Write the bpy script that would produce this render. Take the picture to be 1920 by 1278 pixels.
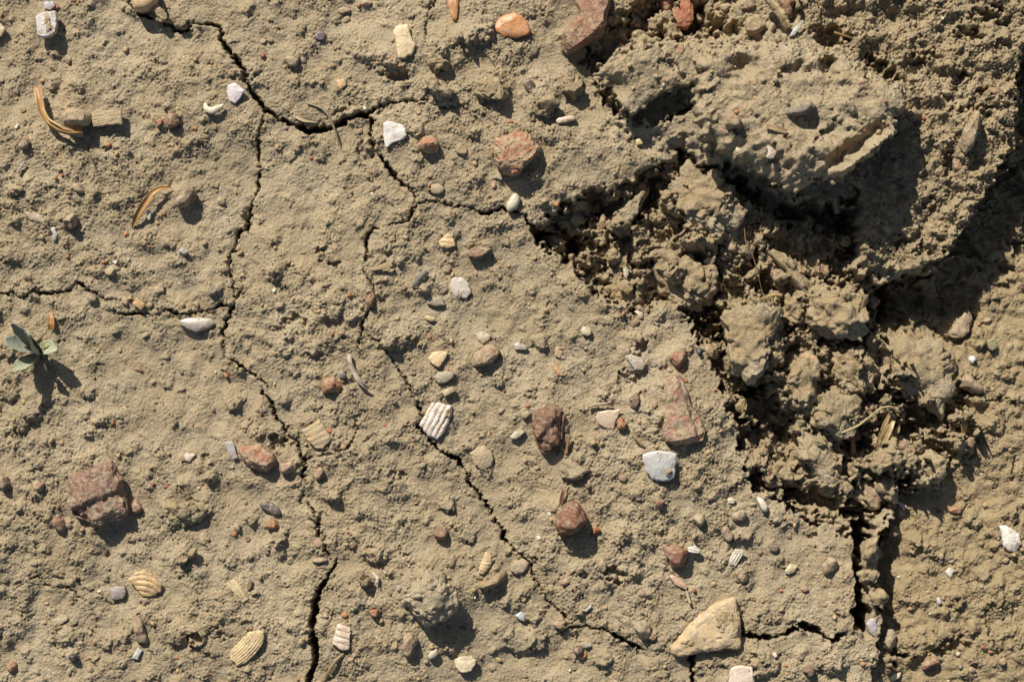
import bpy, bmesh, math, random
import numpy as np
from mathutils import Vector

random.seed(7)
RNG = np.random.default_rng(11)
for o in list(bpy.data.objects):
    bpy.data.objects.remove(o)
C = bpy.context.scene.collection
S = 0.00025                      # metres per unit of the survey grid used below (x right, y towards the viewer, z up)
CAM_H = 1.2

# ------------------------------------------------------------------ camera, sky, sun, exposure
scn = bpy.context.scene
cam = bpy.data.objects.new('camera', bpy.data.cameras.new('camera'))
C.objects.link(cam)
cam.location = (0, 0, CAM_H)
cam.rotation_euler = (0, 0, 0)
cam.data.sensor_width = 36
cam.data.lens = 36 * CAM_H / (1920 * S)
cam.data.clip_start = 0.01
cam.data.clip_end = 200
scn.camera = cam

SUN_EL = math.radians(40)
SUN_AZ = math.atan2(-0.45, 0.89)          # from +Y towards +X
world = bpy.data.worlds.new('World')
scn.world = world
world.use_nodes = True
wn = world.node_tree.nodes
wn.clear()
sky = wn.new('ShaderNodeTexSky')
sky.sky_type = 'NISHITA'
sky.sun_disc = False
sky.sun_elevation = SUN_EL
sky.sun_rotation = SUN_AZ
bg = wn.new('ShaderNodeBackground')
bg.inputs['Strength'].default_value = 0.05
wo = wn.new('ShaderNodeOutputWorld')
world.node_tree.links.new(sky.outputs[0], bg.inputs[0])
world.node_tree.links.new(bg.outputs[0], wo.inputs[0])

sd = bpy.data.lights.new('sun', 'SUN')
sd.energy = 3.6
sd.angle = math.radians(0.53)
sd.color = (1.0, 0.965, 0.90)
sun = bpy.data.objects.new('sun', sd)
C.objects.link(sun)
ray = Vector((-math.sin(SUN_AZ) * math.cos(SUN_EL), -math.cos(SUN_AZ) * math.cos(SUN_EL), -math.sin(SUN_EL)))
sun.rotation_euler = ray.to_track_quat('-Z', 'Y').to_euler()
sun.location = (0, 0, 3)

scn.view_settings.view_transform = 'Standard'
scn.view_settings.look = 'None'
scn.view_settings.gamma = 1
scn.view_settings.use_curve_mapping = False
scn.view_settings.exposure = 0.93

# ------------------------------------------------------------------ small maths
def lin(c):
    c = c / 255.0
    return c / 12.92 if c <= 0.04045 else ((c + 0.055) / 1.055) ** 2.4
ALB = 0.86
def col(r, g, b):                      # albedo of a surface
    return (lin(r) * ALB, lin(g) * ALB, lin(b) * ALB)
MUD = (174, 154, 121)

def sstep(t):
    t = np.clip(t, 0, 1)
    return t * t * (3 - 2 * t)

T = 1024
_fx = np.fft.fftfreq(T)
_fr = np.hypot(_fx[:, None], _fx[None, :])
def field(l0, l1, seed, beta=1.0, aniso=None):     # tileable band-limited noise, unit variance
    r = np.random.default_rng(seed)
    f = np.fft.fft2(r.standard_normal((T, T)))
    fr = _fr
    if aniso:
        fr = np.hypot(_fx[:, None] * aniso[1], _fx[None, :] * aniso[0])
    with np.errstate(divide='ignore'):
        a = np.where(fr > 0, fr, 1) ** (-beta)
    a *= np.exp(-(fr * l0) ** 4 * 0.6) * (1 - np.exp(-(fr * l1) ** 4))
    a[0, 0] = 0
    n = np.real(np.fft.ifft2(f * a))
    return (n / n.std()).astype(np.float32)

def tsample(F, x, y):
    x = np.mod(x, T); y = np.mod(y, T)
    i = np.floor(x).astype(np.int32); j = np.floor(y).astype(np.int32)
    fx = x - i; fy = y - j
    i %= T; j %= T
    i1 = (i + 1) % T; j1 = (j + 1) % T
    return (F[j, i] * (1 - fx) + F[j, i1] * fx) * (1 - fy) + (F[j1, i] * (1 - fx) + F[j1, i1] * fx) * fy

N300 = field(150, 500, 1)
N60 = field(45, 140, 2)
N25 = field(16, 50, 3)
N10 = field(7, 20, 4)
N5 = field(3.2, 9, 5)

def nz3(p, seed=0):                     # 3-D value noise, p (n,3)
    p = p + seed * 17.31
    i = np.floor(p).astype(np.int64)
    f = p - i
    f = f * f * (3 - 2 * f)
    def h(a, b, c):
        n = (a * 374761393 + b * 668265263 + c * 2147483647) & 0xffffffff
        n = ((n ^ (n >> 13)) * 1274126177) & 0xffffffff
        n = n ^ (n >> 16)
        return (n & 0xffff) / 32767.5 - 1
    x, y, z = i[:, 0], i[:, 1], i[:, 2]
    r = 0
    for dx in (0, 1):
        for dy in (0, 1):
            for dz in (0, 1):
                w = (f[:, 0] if dx else 1 - f[:, 0]) * (f[:, 1] if dy else 1 - f[:, 1]) * (f[:, 2] if dz else 1 - f[:, 2])
                r = r + w * h(x + dx, y + dy, z + dz)
    return r
def fbm3(p, seed=0, octv=3):
    r = 0; a = 1
    for k in range(octv):
        r = r + a * nz3(p * 2 ** k, seed + k); a *= 0.5
    return r

def P(s):
    return np.array([[float(v) for v in q.split(',')] for q in s.split()])

def poly_sd(poly, x, y):                # signed distance, positive inside
    n = len(poly)
    d2 = np.full(x.shape, 1e12); ins = np.zeros(x.shape, bool)
    for k in range(n):
        ax, ay = poly[k]; bx, by = poly[(k + 1) % n]
        ex, ey = bx - ax, by - ay
        t = np.clip(((x - ax) * ex + (y - ay) * ey) / (ex * ex + ey * ey + 1e-9), 0, 1)
        d2 = np.minimum(d2, (x - ax - t * ex) ** 2 + (y - ay - t * ey) ** 2)
        if ay != by:
            c = ((ay > y) != (by > y)) & (x < ex * (y - ay) / (by - ay) + ax)
            ins ^= c
    d = np.sqrt(d2)
    return np.where(ins, d, -d)

def round_poly(poly, k=1):
    for _ in range(k):
        q = np.roll(poly, -1, 0)
        poly = np.stack([poly * .78 + q * .22, poly * .22 + q * .78], 1).reshape(-1, 2)
    return poly

def rad_of(poly, cx, cy, th):           # distance from the centre to the outline in each direction
    dx, dy = np.cos(th), np.sin(th)
    R = np.zeros_like(th)
    n = len(poly)
    for k in range(n):
        ax, ay = poly[k] - (cx, cy); bx, by = poly[(k + 1) % n] - (cx, cy)
        ex, ey = bx - ax, by - ay
        den = dx * ey - dy * ex
        den = np.where(np.abs(den) < 1e-9, 1e-9, den)
        t = (ax * ey - ay * ex) / den
        u = (ax * dy - ay * dx) / den
        ok = (u >= -1e-6) & (u <= 1 + 1e-6) & (t > 0)
        R = np.where(ok, np.maximum(R, t), R)
    return np.where(R > 0, R, np.median(R[R > 0]) if (R > 0).any() else 1)

def centroid(p):
    q = np.roll(p, -1, 0)
    c = p[:, 0] * q[:, 1] - q[:, 0] * p[:, 1]
    a = c.sum() / 2
    return np.array([((p[:, 0] + q[:, 0]) * c).sum(), ((p[:, 1] + q[:, 1]) * c).sum()]) / (6 * a)

def ell(x, y, rx, ry=None, ang=0, n=14, jit=.12, seed=None):
    r = np.random.default_rng(int(x * 7 + y * 13) if seed is None else seed)
    ry = rx if ry is None else ry
    t = np.linspace(0, 2 * np.pi, n, endpoint=False)
    k = 1 + jit * r.standard_normal(n)
    a = math.radians(ang)
    px, py = rx * np.cos(t) * k, ry * np.sin(t) * k
    return np.stack([x + px * math.cos(a) - py * math.sin(a), y + px * math.sin(a) + py * math.cos(a)], 1)

# ------------------------------------------------------------------ materials
class NT:
    def __init__(s, name):
        s.m = bpy.data.materials.new(name); s.m.use_nodes = True
        s.t = s.m.node_tree; s.n = s.t.nodes
        s.b = s.n['Principled BSDF']
        s.b.inputs['Roughness'].default_value = 0.95
        s.b.inputs['Specular IOR Level'].default_value = 0.15
    def a(s, kind, **kw):
        x = s.n.new(kind)
        for k, v in kw.items():
            setattr(x, k, v)
        return x
    def l(s, o, i):
        s.t.links.new(o, i)
    def coord(s, kind='Object'):
        tc = s.a('ShaderNodeTexCoord'); mp = s.a('ShaderNodeMapping')
        mp.inputs['Scale'].default_value = (1 / S,) * 3       # noise sizes are given in survey units
        s.l(tc.outputs[kind], mp.inputs[0])
        return mp.outputs[0]
    def noise(s, vec, size, detail=3, rough=.6, scale3=None):
        if scale3:
            mp = s.a('ShaderNodeMapping'); mp.inputs['Scale'].default_value = scale3
            s.l(vec, mp.inputs[0]); vec = mp.outputs[0]
        n = s.a('ShaderNodeTexNoise')
        n.inputs['Scale'].default_value = 1 / size
        n.inputs['Detail'].default_value = detail
        n.inputs['Roughness'].default_value = rough
        s.l(vec, n.inputs['Vector'])
        return n.outputs['Fac']
    def ramp(s, fac, lo, hi):
        r = s.a('ShaderNodeMapRange'); r.interpolation_type = 'SMOOTHSTEP'
        s.l(fac, r.inputs[0])
        r.inputs[1].default_value = lo; r.inputs[2].default_value = hi
        return r.outputs[0]
    def mul(s, a, b, op='MULTIPLY'):
        m = s.a('ShaderNodeMath', operation=op)
        for q, v in zip(m.inputs, (a, b)):
            if hasattr(v, 'links'): s.l(v, q)
            else: q.default_value = v
        return m.outputs[0]
    def mix(s, fac, a, b, mode='MIX'):
        m = s.a('ShaderNodeMix', data_type='RGBA', blend_type=mode)
        for q, v in zip((m.inputs[0], m.inputs[6], m.inputs[7]), (fac, a, b)):
            if hasattr(v, 'links'): s.l(v, q)
            elif isinstance(v, (int, float)): q.default_value = v
            else: q.default_value = (*v, 1)
        return m.outputs[2]
    def bump(s, h, dist, strength=1.0):
        b = s.a('ShaderNodeBump'); b.inputs['Distance'].default_value = dist * S
        b.inputs['Strength'].default_value = strength
        s.l(h, b.inputs['Height'])
        return b.outputs[0]
    def attr(s, name, out='Fac'):
        a = s.a('ShaderNodeAttribute', attribute_name=name)
        return a.outputs[out]

def mud_material(name, objcol=False, attr_trough=False):
    m = NT(name)
    v = m.coord('Object')
    base = col(*MUD)
    if objcol:
        oi = m.a('ShaderNodeObjectInfo'); base = oi.outputs['Color']
    c = m.mix(m.ramp(m.noise(v, 90, 3), .35, .7), base, col(161, 145, 117))
    c = m.mix(m.mul(m.ramp(m.noise(v, 170, 4, .6), .45, .66), .65), c, col(192, 174, 142))       # silt skins
    if attr_trough:
        c = m.mix(m.attr('loose_soil'), c, col(162, 141, 105))
    c = m.mix(m.mul(m.ramp(m.noise(v, 28, 4, .7), .46, .72), .5), c, col(188, 169, 134))      # paler dust
    c = m.mix(m.mul(m.ramp(m.noise(v, 17, 4, .7), .55, .75), .55), c, col(145, 131, 107))       # greyer silt
    c = m.mix(m.mul(m.ramp(m.noise(v, 42, 3, .6), .62, .78), .35), c, col(178, 138, 108))       # rusty patches
    c = m.mix(m.mul(m.ramp(m.noise(v, 2.6, 2, .7), .42, .68), .62), c, col(132, 116, 90))         # sand grain
    c = m.mix(m.mul(m.ramp(m.noise(v, 3.4, 1, .5), .66, .74), .55), c, col(205, 190, 158))      # pale grains
    c = m.mix(m.mul(m.ramp(m.noise(v, 5.2, 1, .5), .71, .78), .55), c, col(166, 110, 82))         # brick grit
    c = m.mix(m.mul(m.ramp(m.noise(v, 4.3, 1, .5), .70, .77), .6), c, col(84, 78, 70))           # dark grit
    vo = m.a('ShaderNodeTexVoronoi'); vo.inputs['Scale'].default_value = 1 / 7.0
    m.l(v, vo.inputs['Vector'])
    rnd = m.a('ShaderNodeSeparateColor'); m.l(vo.outputs['Color'], rnd.inputs[0])
    spark = m.mul(m.ramp(vo.outputs['Distance'], .16, .10), m.ramp(rnd.outputs[0], .90, .93))   # glints of sand, painted as near-white specks
    c = m.mix(spark, c, col(245, 240, 225))
    m.l(c, m.b.inputs['Base Color'])
    h = m.mul(m.noise(v, 2.4, 3, .7), .9)
    h2 = m.noise(v, 7, 3, .65)
    m.l(m.bump(m.mul(h, m.mul(h2, 1.4), 'ADD'), 3.6, .9), m.b.inputs['Normal'])
    return m.m

def stone_material(name, rough=.85, bump=1.6, size=10, second=(.55, .5, .5), spec=.2, grain=.5, contrast=.75):
    m = NT(name)
    v = m.coord('Object')
    oi = m.a('ShaderNodeObjectInfo')
    base = oi.outputs['Color']
    rn = m.a('ShaderNodeVectorMath', operation='ADD')
    sc = m.a('ShaderNodeVectorMath', operation='SCALE'); sc.inputs[0].default_value = (991, 577, 313)
    m.l(oi.outputs['Random'], sc.inputs['Scale'])
    m.l(v, rn.inputs[0]); m.l(sc.outputs[0], rn.inputs[1]); v = rn.outputs[0]
    dark = m.mix(1.0, base, second, 'MULTIPLY')
    c = m.mix(m.mul(m.ramp(m.noise(v, size * 1.6, 4, .65), .42, .66), contrast), base, dark)
    light = m.mix(.5, base, col(205, 184, 162))
    c = m.mix(m.mul(m.ramp(m.noise(v, size * .7, 4, .65), .50, .68), .75), c, light)
    c = m.mix(m.mul(m.ramp(m.noise(v, 2.2, 2, .7), .5, .72), grain), c, dark)
    # dried mud left on the stone, more of it the higher the alpha of the object colour
    thr = m.mul(.945, m.mul(oi.outputs['Alpha'], .55), 'SUBTRACT')
    nd = m.mul(m.noise(v, 15, 5, .72), m.mul(m.noise(v, 3.5, 2, .6), .35), 'ADD')
    dust = m.ramp(m.mul(nd, thr, 'SUBTRACT'), -.07, .09)
    c = m.mix(m.mul(dust, .88), c, col(174, 155, 124))
    m.l(c, m.b.inputs['Base Color'])
    rr = m.mix(dust, (rough,) * 3, (.97,) * 3)
    m.l(rr, m.b.inputs['Roughness'])
    m.b.inputs['Specular IOR Level'].default_value = spec
    h = m.mul(m.noise(v, 2.6, 3, .7), m.mul(m.noise(v, 8, 4, .6), 1.6), 'ADD')
    h = m.mul(h, m.mul(dust, .5), 'ADD')
    m.l(m.bump(h, bump, .9), m.b.inputs['Normal'])
    return m.m

def shell_material(name, rough=.42, spec=.45, bands=True):
    m = NT(name)
    v = m.coord('Object')
    oi = m.a('ShaderNodeObjectInfo')
    base = oi.outputs['Color']
    c = m.mix(m.mul(m.ramp(m.noise(v, 26, 3, .6), .4, .7), .5), base, m.mix(1, base, (.82, .74, .66), 'MULTIPLY'))
    if bands:
        g = m.attr('growth')                     # growth lines of the shell
        w = m.mul(m.mul(g, 1.0), m.mul(m.noise(v, 12, 2), .12), 'ADD')
        n = m.a('ShaderNodeTexNoise', noise_dimensions='1D'); n.inputs['Scale'].default_value = 22
        n.inputs['Detail'].default_value = 3
        m.l(w, n.inputs['W'])
        c = m.mix(m.mul(m.ramp(n.outputs['Fac'], .45, .62), .5), c, m.mix(1, base, (.72, .62, .54), 'MULTIPLY'))
    gr = m.attr('groove')                        # silt caught between the ribs
    c = m.mix(m.mul(gr, .42), c, col(160, 134, 100))
    thr = m.mul(.945, m.mul(oi.outputs['Alpha'], .55), 'SUBTRACT')
    nd = m.mul(m.noise(v, 13, 5, .72), m.mul(m.noise(v, 3.2, 2, .6), .35), 'ADD')
    dust = m.ramp(m.mul(nd, thr, 'SUBTRACT'), -.07, .09)
    c = m.mix(m.mul(dust, .9), c, col(174, 155, 124))
    m.l(c, m.b.inputs['Base Color'])
    m.l(m.mix(dust, (rough,) * 3, (.97,) * 3), m.b.inputs['Roughness'])
    m.b.inputs['Specular IOR Level'].default_value = spec
    h = m.mul(m.noise(v, 3, 3, .6), m.mul(dust, 1.2), 'ADD')
    m.l(m.bump(h, .8, .7), m.b.inputs['Normal'])
    return m.m

def fibre_material(name, dark=.5, rough=.8, across=2.2, along=60, spec=.2, bump=1.5):
    m = NT(name)
    a = m.a('ShaderNodeAttribute', attribute_name='fibre')
    oi = m.a('ShaderNodeObjectInfo')
    base = oi.outputs['Color']
    f = m.noise(a.outputs['Vector'], 1, 3, .6, (1 / along, 1 / across, 1))
    f2 = m.noise(a.outputs['Vector'], 1, 2, .6, (1 / 22, 1 / 9, 1))
    dk = m.mix(1, base, (dark, dark * .9, dark * .8), 'MULTIPLY')
    c = m.mix(m.ramp(f, .38, .66), base, dk)
    c = m.mix(m.mul(m.ramp(f2, .5, .75), .5), c, col(176, 156, 122))
    m.l(c, m.b.inputs['Base Color'])
    m.b.inputs['Roughness'].default_value = rough
    m.b.inputs['Specular IOR Level'].default_value = spec
    m.l(m.bump(f, bump, .9), m.b.inputs['Normal'])
    return m.m

def green_material(name):
    m = NT(name)
    v = m.coord('Object')
    oi = m.a('ShaderNodeObjectInfo')
    base = oi.outputs['Color']
    a = m.a('ShaderNodeAttribute', attribute_name='fibre')
    vein = m.noise(a.outputs['Vector'], 1, 3, .6, (1 / 18, 1 / 3.0, 1))
    c = m.mix(m.mul(m.ramp(vein, .45, .7), .5), base, m.mix(1, base, (.6, .66, .5), 'MULTIPLY'))
    c = m.mix(m.mul(m.ramp(m.noise(v, 7, 4, .7), .44, .64), .75), c, col(158, 152, 132))     # dusty bloom
    c = m.mix(m.mul(m.ramp(m.noise(v, 2, 2, .6), .60, .72), .6), c, col(190, 190, 180))
    m.l(c, m.b.inputs['Base Color'])
    m.b.inputs['Roughness'].default_value = .6
    m.b.inputs['Specular IOR Level'].default_value = .3
    m.l(m.bump(m.noise(v, 2.5, 3), 1, .7), m.b.inputs['Normal'])
    tr = m.a('ShaderNodeBsdfTranslucent'); m.l(c, tr.inputs[0])
    ms = m.a('ShaderNodeMixShader'); ms.inputs[0].default_value = .12
    m.l(m.b.outputs[0], ms.inputs[1]); m.l(tr.outputs[0], ms.inputs[2])
    m.l(ms.outputs[0], m.n['Material Output'].inputs[0])
    return m.m

def grit_material():
    m = NT('grit')
    v = m.coord('Object')
    a = m.a('ShaderNodeAttribute', attribute_name='tone')
    c = m.mix(m.mul(m.ramp(m.noise(v, 3, 3, .6), .4, .7), .6), a.outputs['Color'], col(165, 143, 108))
    m.l(c, m.b.inputs['Base Color'])
    m.l(m.bump(m.noise(v, 2, 3), 1, .8), m.b.inputs['Normal'])
    return m.m

M = dict(
    ground=mud_material('dried_mud', attr_trough=True),
    clod=mud_material('soil', objcol=True),
    brick=stone_material('brick_stone', .9, 2.0, 9, (.68, .62, .60)),
    stone=stone_material('rough_stone', .85, 2.2, 12, (.6, .56, .56)),
    flint=stone_material('smooth_stone', .38, .7, 16, (.75, .62, .5), .45, .2, .6),
    shell=shell_material('shell'),
    nacre=shell_material('nacre', .25, .6),
    wood=fibre_material('old_wood'),
    dry=fibre_material('dry_leaf', .45, .45, 2.6, 80, .4, 1.0),
    leaf=green_material('green_leaf'),
    grit=grit_material(),
)

# ------------------------------------------------------------------ mesh helpers
def mesh(name, V, F, mat, smooth=True, attrs=None):
    me = bpy.data.meshes.new(name)
    V = np.asarray(V, np.float32) * S
    V = V * np.array([1, -1, 1], np.float32)             # survey y runs towards the viewer
    if isinstance(F, np.ndarray):
        n, k = F.shape
        F = F[:, ::-1]
        me.vertices.add(len(V)); me.vertices.foreach_set('co', V.ravel())
        me.loops.add(n * k); me.loops.foreach_set('vertex_index', np.ascontiguousarray(F, np.int32).ravel())
        me.polygons.add(n)
        me.polygons.foreach_set('loop_start', np.arange(0, n * k, k, dtype=np.int32))
        me.update(calc_edges=True)
    else:
        me.from_pydata(V.tolist(), [], [f[::-1] for f in F])
        me.update()
    if smooth:
        me.shade_smooth()
    for nm, arr in (attrs or {}).items():
        arr = np.asarray(arr, np.float32)
        if arr.ndim == 1:
            at = me.attributes.new(nm, 'FLOAT', 'POINT'); at.data.foreach_set('value', arr)
        elif arr.shape[1] == 3:
            at = me.attributes.new(nm, 'FLOAT_VECTOR', 'POINT'); at.data.foreach_set('vector', arr.ravel())
        else:
            at = me.attributes.new(nm, 'FLOAT_COLOR', 'POINT'); at.data.foreach_set('color', arr.ravel())
    me.materials.append(mat)
    return me

def put(name, me, x, y, z, color=None, dust=.3, parent=None):
    o = bpy.data.objects.new(name, me); C.objects.link(o)
    if parent is not None:
        o.parent = parent
        o.location = (x * S, -y * S, z * S)
    else:
        k = 1 - z * S / CAM_H
        o.location = ((x - 960) * k * S, (639 - y) * k * S, z * S)
    if color is not None:
        o.color = (*col(*color), dust)
        if me.materials[0] in (M['shell'], M['nacre']):
            o.color = (*col(*(c * .93 + d * .07 for c, d in zip(color, (165, 145, 118)))), dust + .1)
        if me.materials[0] in (M['brick'], M['stone']):
            o.color = (*col(*(c * .70 + d * .30 for c, d in zip(color, (160, 138, 112)))), dust + .22)
    return o

def tag(o, label, cat, group=None):
    o['label'] = label; o['category'] = cat
    if group: o['group'] = group
    return o

_ico = {}
def ico(n):
    if n not in _ico:
        b = bmesh.new(); bmesh.ops.create_icosphere(b, subdivisions=n, radius=1)
        V = np.array([v.co[:] for v in b.verts]); F = np.array([[v.index for v in f.verts] for f in b.faces])
        b.free(); _ico[n] = (V, F)
    return _ico[n]

def lump_shape(poly, h, sub=4, box=.8, top=.8, facets=0, amp=1.5, nsize=10, seed=1, soften=1, fine=.0, below=.7, crumb=0, steps=(), chunk=0):
    """closed lump whose plan is the outline; local coords about its centre"""
    poly = round_poly(poly, soften)
    cx, cy = centroid(poly)
    V, F = ico(sub)
    V = V.copy()
    r = np.random.default_rng(seed)
    for k in range(facets):
        n = r.standard_normal(3); n[2] = abs(n[2]) * .9 + .15; n /= np.linalg.norm(n)
        d = r.uniform(.62, .86)
        e = V @ n - d
        V -= np.maximum(e, 0)[:, None] * n
    rho = np.hypot(V[:, 0], V[:, 1]); th = np.arctan2(V[:, 1], V[:, 0])
    R = rad_of(poly, cx, cy, th) * (1 + .045 * nz3(np.stack([np.cos(th) * 2.2, np.sin(th) * 2.2, 0 * th], 1), seed + 4) + .025 * nz3(np.stack([np.cos(th) * 6, np.sin(th) * 6, 0 * th], 1), seed + 6))
    q = rho ** box * R
    z = np.sign(V[:, 2]) * np.abs(V[:, 2]) ** top * h
    z = np.where(z < 0, z * below, z)
    for (px, py, nx_, ny_, hh_, ww_) in steps:              # broken ledges across the top
        t_ = (np.cos(th) * q + cx - px) * nx_ + (np.sin(th) * q + cy - py) * ny_ + 2.2 * nz3(np.stack([rho * 3, th * 1.5, 0 * th], 1), seed + 12)
        z = np.where(V[:, 2] > 0, z + hh_ * sstep(t_ / ww_ + .5) * sstep(V[:, 2] * 3), z)
    p = np.stack([np.cos(th) * q, np.sin(th) * q, z], 1)
    nn = np.stack([np.cos(th) * rho, np.sin(th) * rho, V[:, 2]], 1)
    d = amp * fbm3(p / nsize, seed, 3)
    if fine:
        d = d + fine * (np.abs(nz3(p / 5.0, seed + 9)) * 2 - .6) + fine * .5 * nz3(p / 2.4, seed + 5)
    if chunk:
        rc = np.random.default_rng(seed + 77)
        nc = int(np.clip(len(p) and (np.ptp(p[:, 0]) * np.ptp(p[:, 1])) / chunk ** 2 * 3.2, 12, 90))
        cp = np.stack([rc.uniform(p[:, k].min(), p[:, k].max(), nc) for k in range(3)], 1)
        pw = p + 2.2 * np.stack([nz3(p / 9.0, seed + 31 + k) for k in range(3)], 1)
        dd = np.sqrt(((pw[:, None] - cp[None]) ** 2).sum(2))
        o2 = np.sort(dd, 1)[:, :2]; cid = dd.argmin(1)
        e_ = np.clip((o2[:, 1] - o2[:, 0]) / 2.6, 0, 1)
        d = d + rc.uniform(-.28, .2, nc)[cid] * chunk - (1 - e_) * chunk * .14
    if crumb:
        d = d + crumb * (1 - np.abs(nz3(p / 13.0, seed + 21)) * 2.2) + crumb * .6 * (1 - np.abs(nz3(p / 6.0, seed + 22)) * 2.2)
    p = p + nn * d[:, None]
    return p, F, (cx, cy)

def plate_shape(poly, thick, dome=.2, ribs=None, tilt=(0, 0), nr=22, na=80, amp=.5, soften=0, seed=1, wav=0, spiral=0, growth=None):
    poly = round_poly(poly, soften) if soften else poly
    cx, cy = centroid(poly)
    th = np.linspace(0, 2 * np.pi, na, endpoint=False)
    R = rad_of(poly, cx, cy, th)
    R = R * (1 + .026 * np.interp(th, np.linspace(0, 2 * np.pi, 40), np.random.default_rng(seed).standard_normal(40)))
    Rm = R.mean()
    rr = np.concatenate([np.linspace(0.04, .9, nr - 3), [.95, .985, 1.0]])
    X = np.concatenate([[0], (rr[:, None] * R[None] * np.cos(th)[None]).ravel()])
    Y = np.concatenate([[0], (rr[:, None] * R[None] * np.sin(th)[None]).ravel()])
    RR = np.concatenate([[0], np.repeat(rr, na)])
    base = dome * Rm * (1 - RR ** 2) + tilt[0] * X + tilt[1] * Y
    p3 = np.stack([X, Y, 0 * X], 1)
    base = base + amp * fbm3(p3 / 9.0, seed)
    if wav: base = base + wav * nz3(p3 / 26.0, seed + 3)
    groove = np.zeros_like(X); grow = np.zeros_like(X)
    rz = 0
    if ribs:
        kind = ribs[0]
        if kind == 'lin':
            _, n, ang, ra, curve = ribs
            a = math.radians(ang)
            u = -X * math.sin(a) + Y * math.cos(a)
            w = X * math.cos(a) + Y * math.sin(a)
            u = u + curve * w * w / Rm
            u0, u1 = u.min(), u.max()
            ph = (u - u0) / (u1 - u0) * n + .16 * nz3(p3 / 18.0, seed + 1)
            g = w
        else:
            _, n, ax, ay, ra = ribs
            a0 = np.arctan2(Y + cy - ay, X + cx - ax)
            am = np.arctan2(cy - ay, cx - ax)
            a0 = np.mod(a0 - am + np.pi, 2 * np.pi) - np.pi
            ph = (a0 - a0.min()) / (a0.max() - a0.min()) * n
            g = np.hypot(Y + cy - ay, X + cx - ax)
        s = np.abs(np.sin(np.pi * ph))
        s2 = np.abs(np.sin(np.pi * ph * 3 + 1.0))
        k = .75 + .45 * nz3(p3 / 14.0, seed + 8) + .35 * nz3(np.stack([np.floor(ph) * 1.7, 0 * ph, 0 * ph], 1), seed + 2)
        rz = ra * (1.0 * k * (s ** .7 - .5) + .14 * (s2 - .5))
        groove = np.clip(1 - s / .38, 0, 1) * np.clip((1.02 - RR) * 9, 0, 1)
        grow = (g - g.min()) / (np.ptp(g) + 1e-6)
    elif growth:
        g = np.hypot(X + cx - growth[0], Y + cy - growth[1]); grow = g / Rm
    if spiral:
        ang = np.arctan2(Y, X - .1 * Rm); rad = np.hypot(Y, X - .1 * Rm) / Rm
        ph = np.mod(ang / (2 * np.pi) + np.log(rad + .05) * 1.1, 1)
        s = np.abs(np.sin(np.pi * ph))
        rz = spiral * (s ** .6) * np.clip(1.1 - rad, 0, 1) * 1.6
        groove = np.clip(1 - s / .3, 0, 1) * np.clip(1.0 - rad, 0, 1) * .9
    edge = thick * .5 * (1 - np.sqrt(np.clip(1 - np.clip((RR - .88) / .12, 0, 1) ** 2, 0, 1)))
    Zt = base + rz + thick * .5 - edge
    Zb = base + rz * .3 - thick * .5 + edge * .4
    nv = len(X)
    V = np.concatenate([np.stack([X, Y, Zt], 1), np.stack([X, Y, Zb], 1)])
    F = []
    nr_ = len(rr)
    j = np.arange(na); j1 = (j + 1) % na
    tri = [np.stack([0 * j, 1 + j, 1 + j1], 1)]
    for i in range(nr_ - 1):
        a, b = 1 + i * na, 1 + (i + 1) * na
        tri.append(np.stack([a + j, b + j, b + j1], 1)); tri.append(np.stack([a + j, b + j1, a + j1], 1))
    tri = np.concatenate(tri)
    bot = tri[:, ::-1] + nv
    o = 1 + (nr_ - 1) * na
    side = np.concatenate([np.stack([o + j, nv + o + j, nv + o + j1], 1), np.stack([o + j, nv + o + j1, o + j1], 1)])
    F = np.concatenate([tri, bot, side])
    at = dict(groove=np.tile(groove, 2), growth=np.tile(grow, 2))
    return V, F, (cx, cy), at

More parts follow.
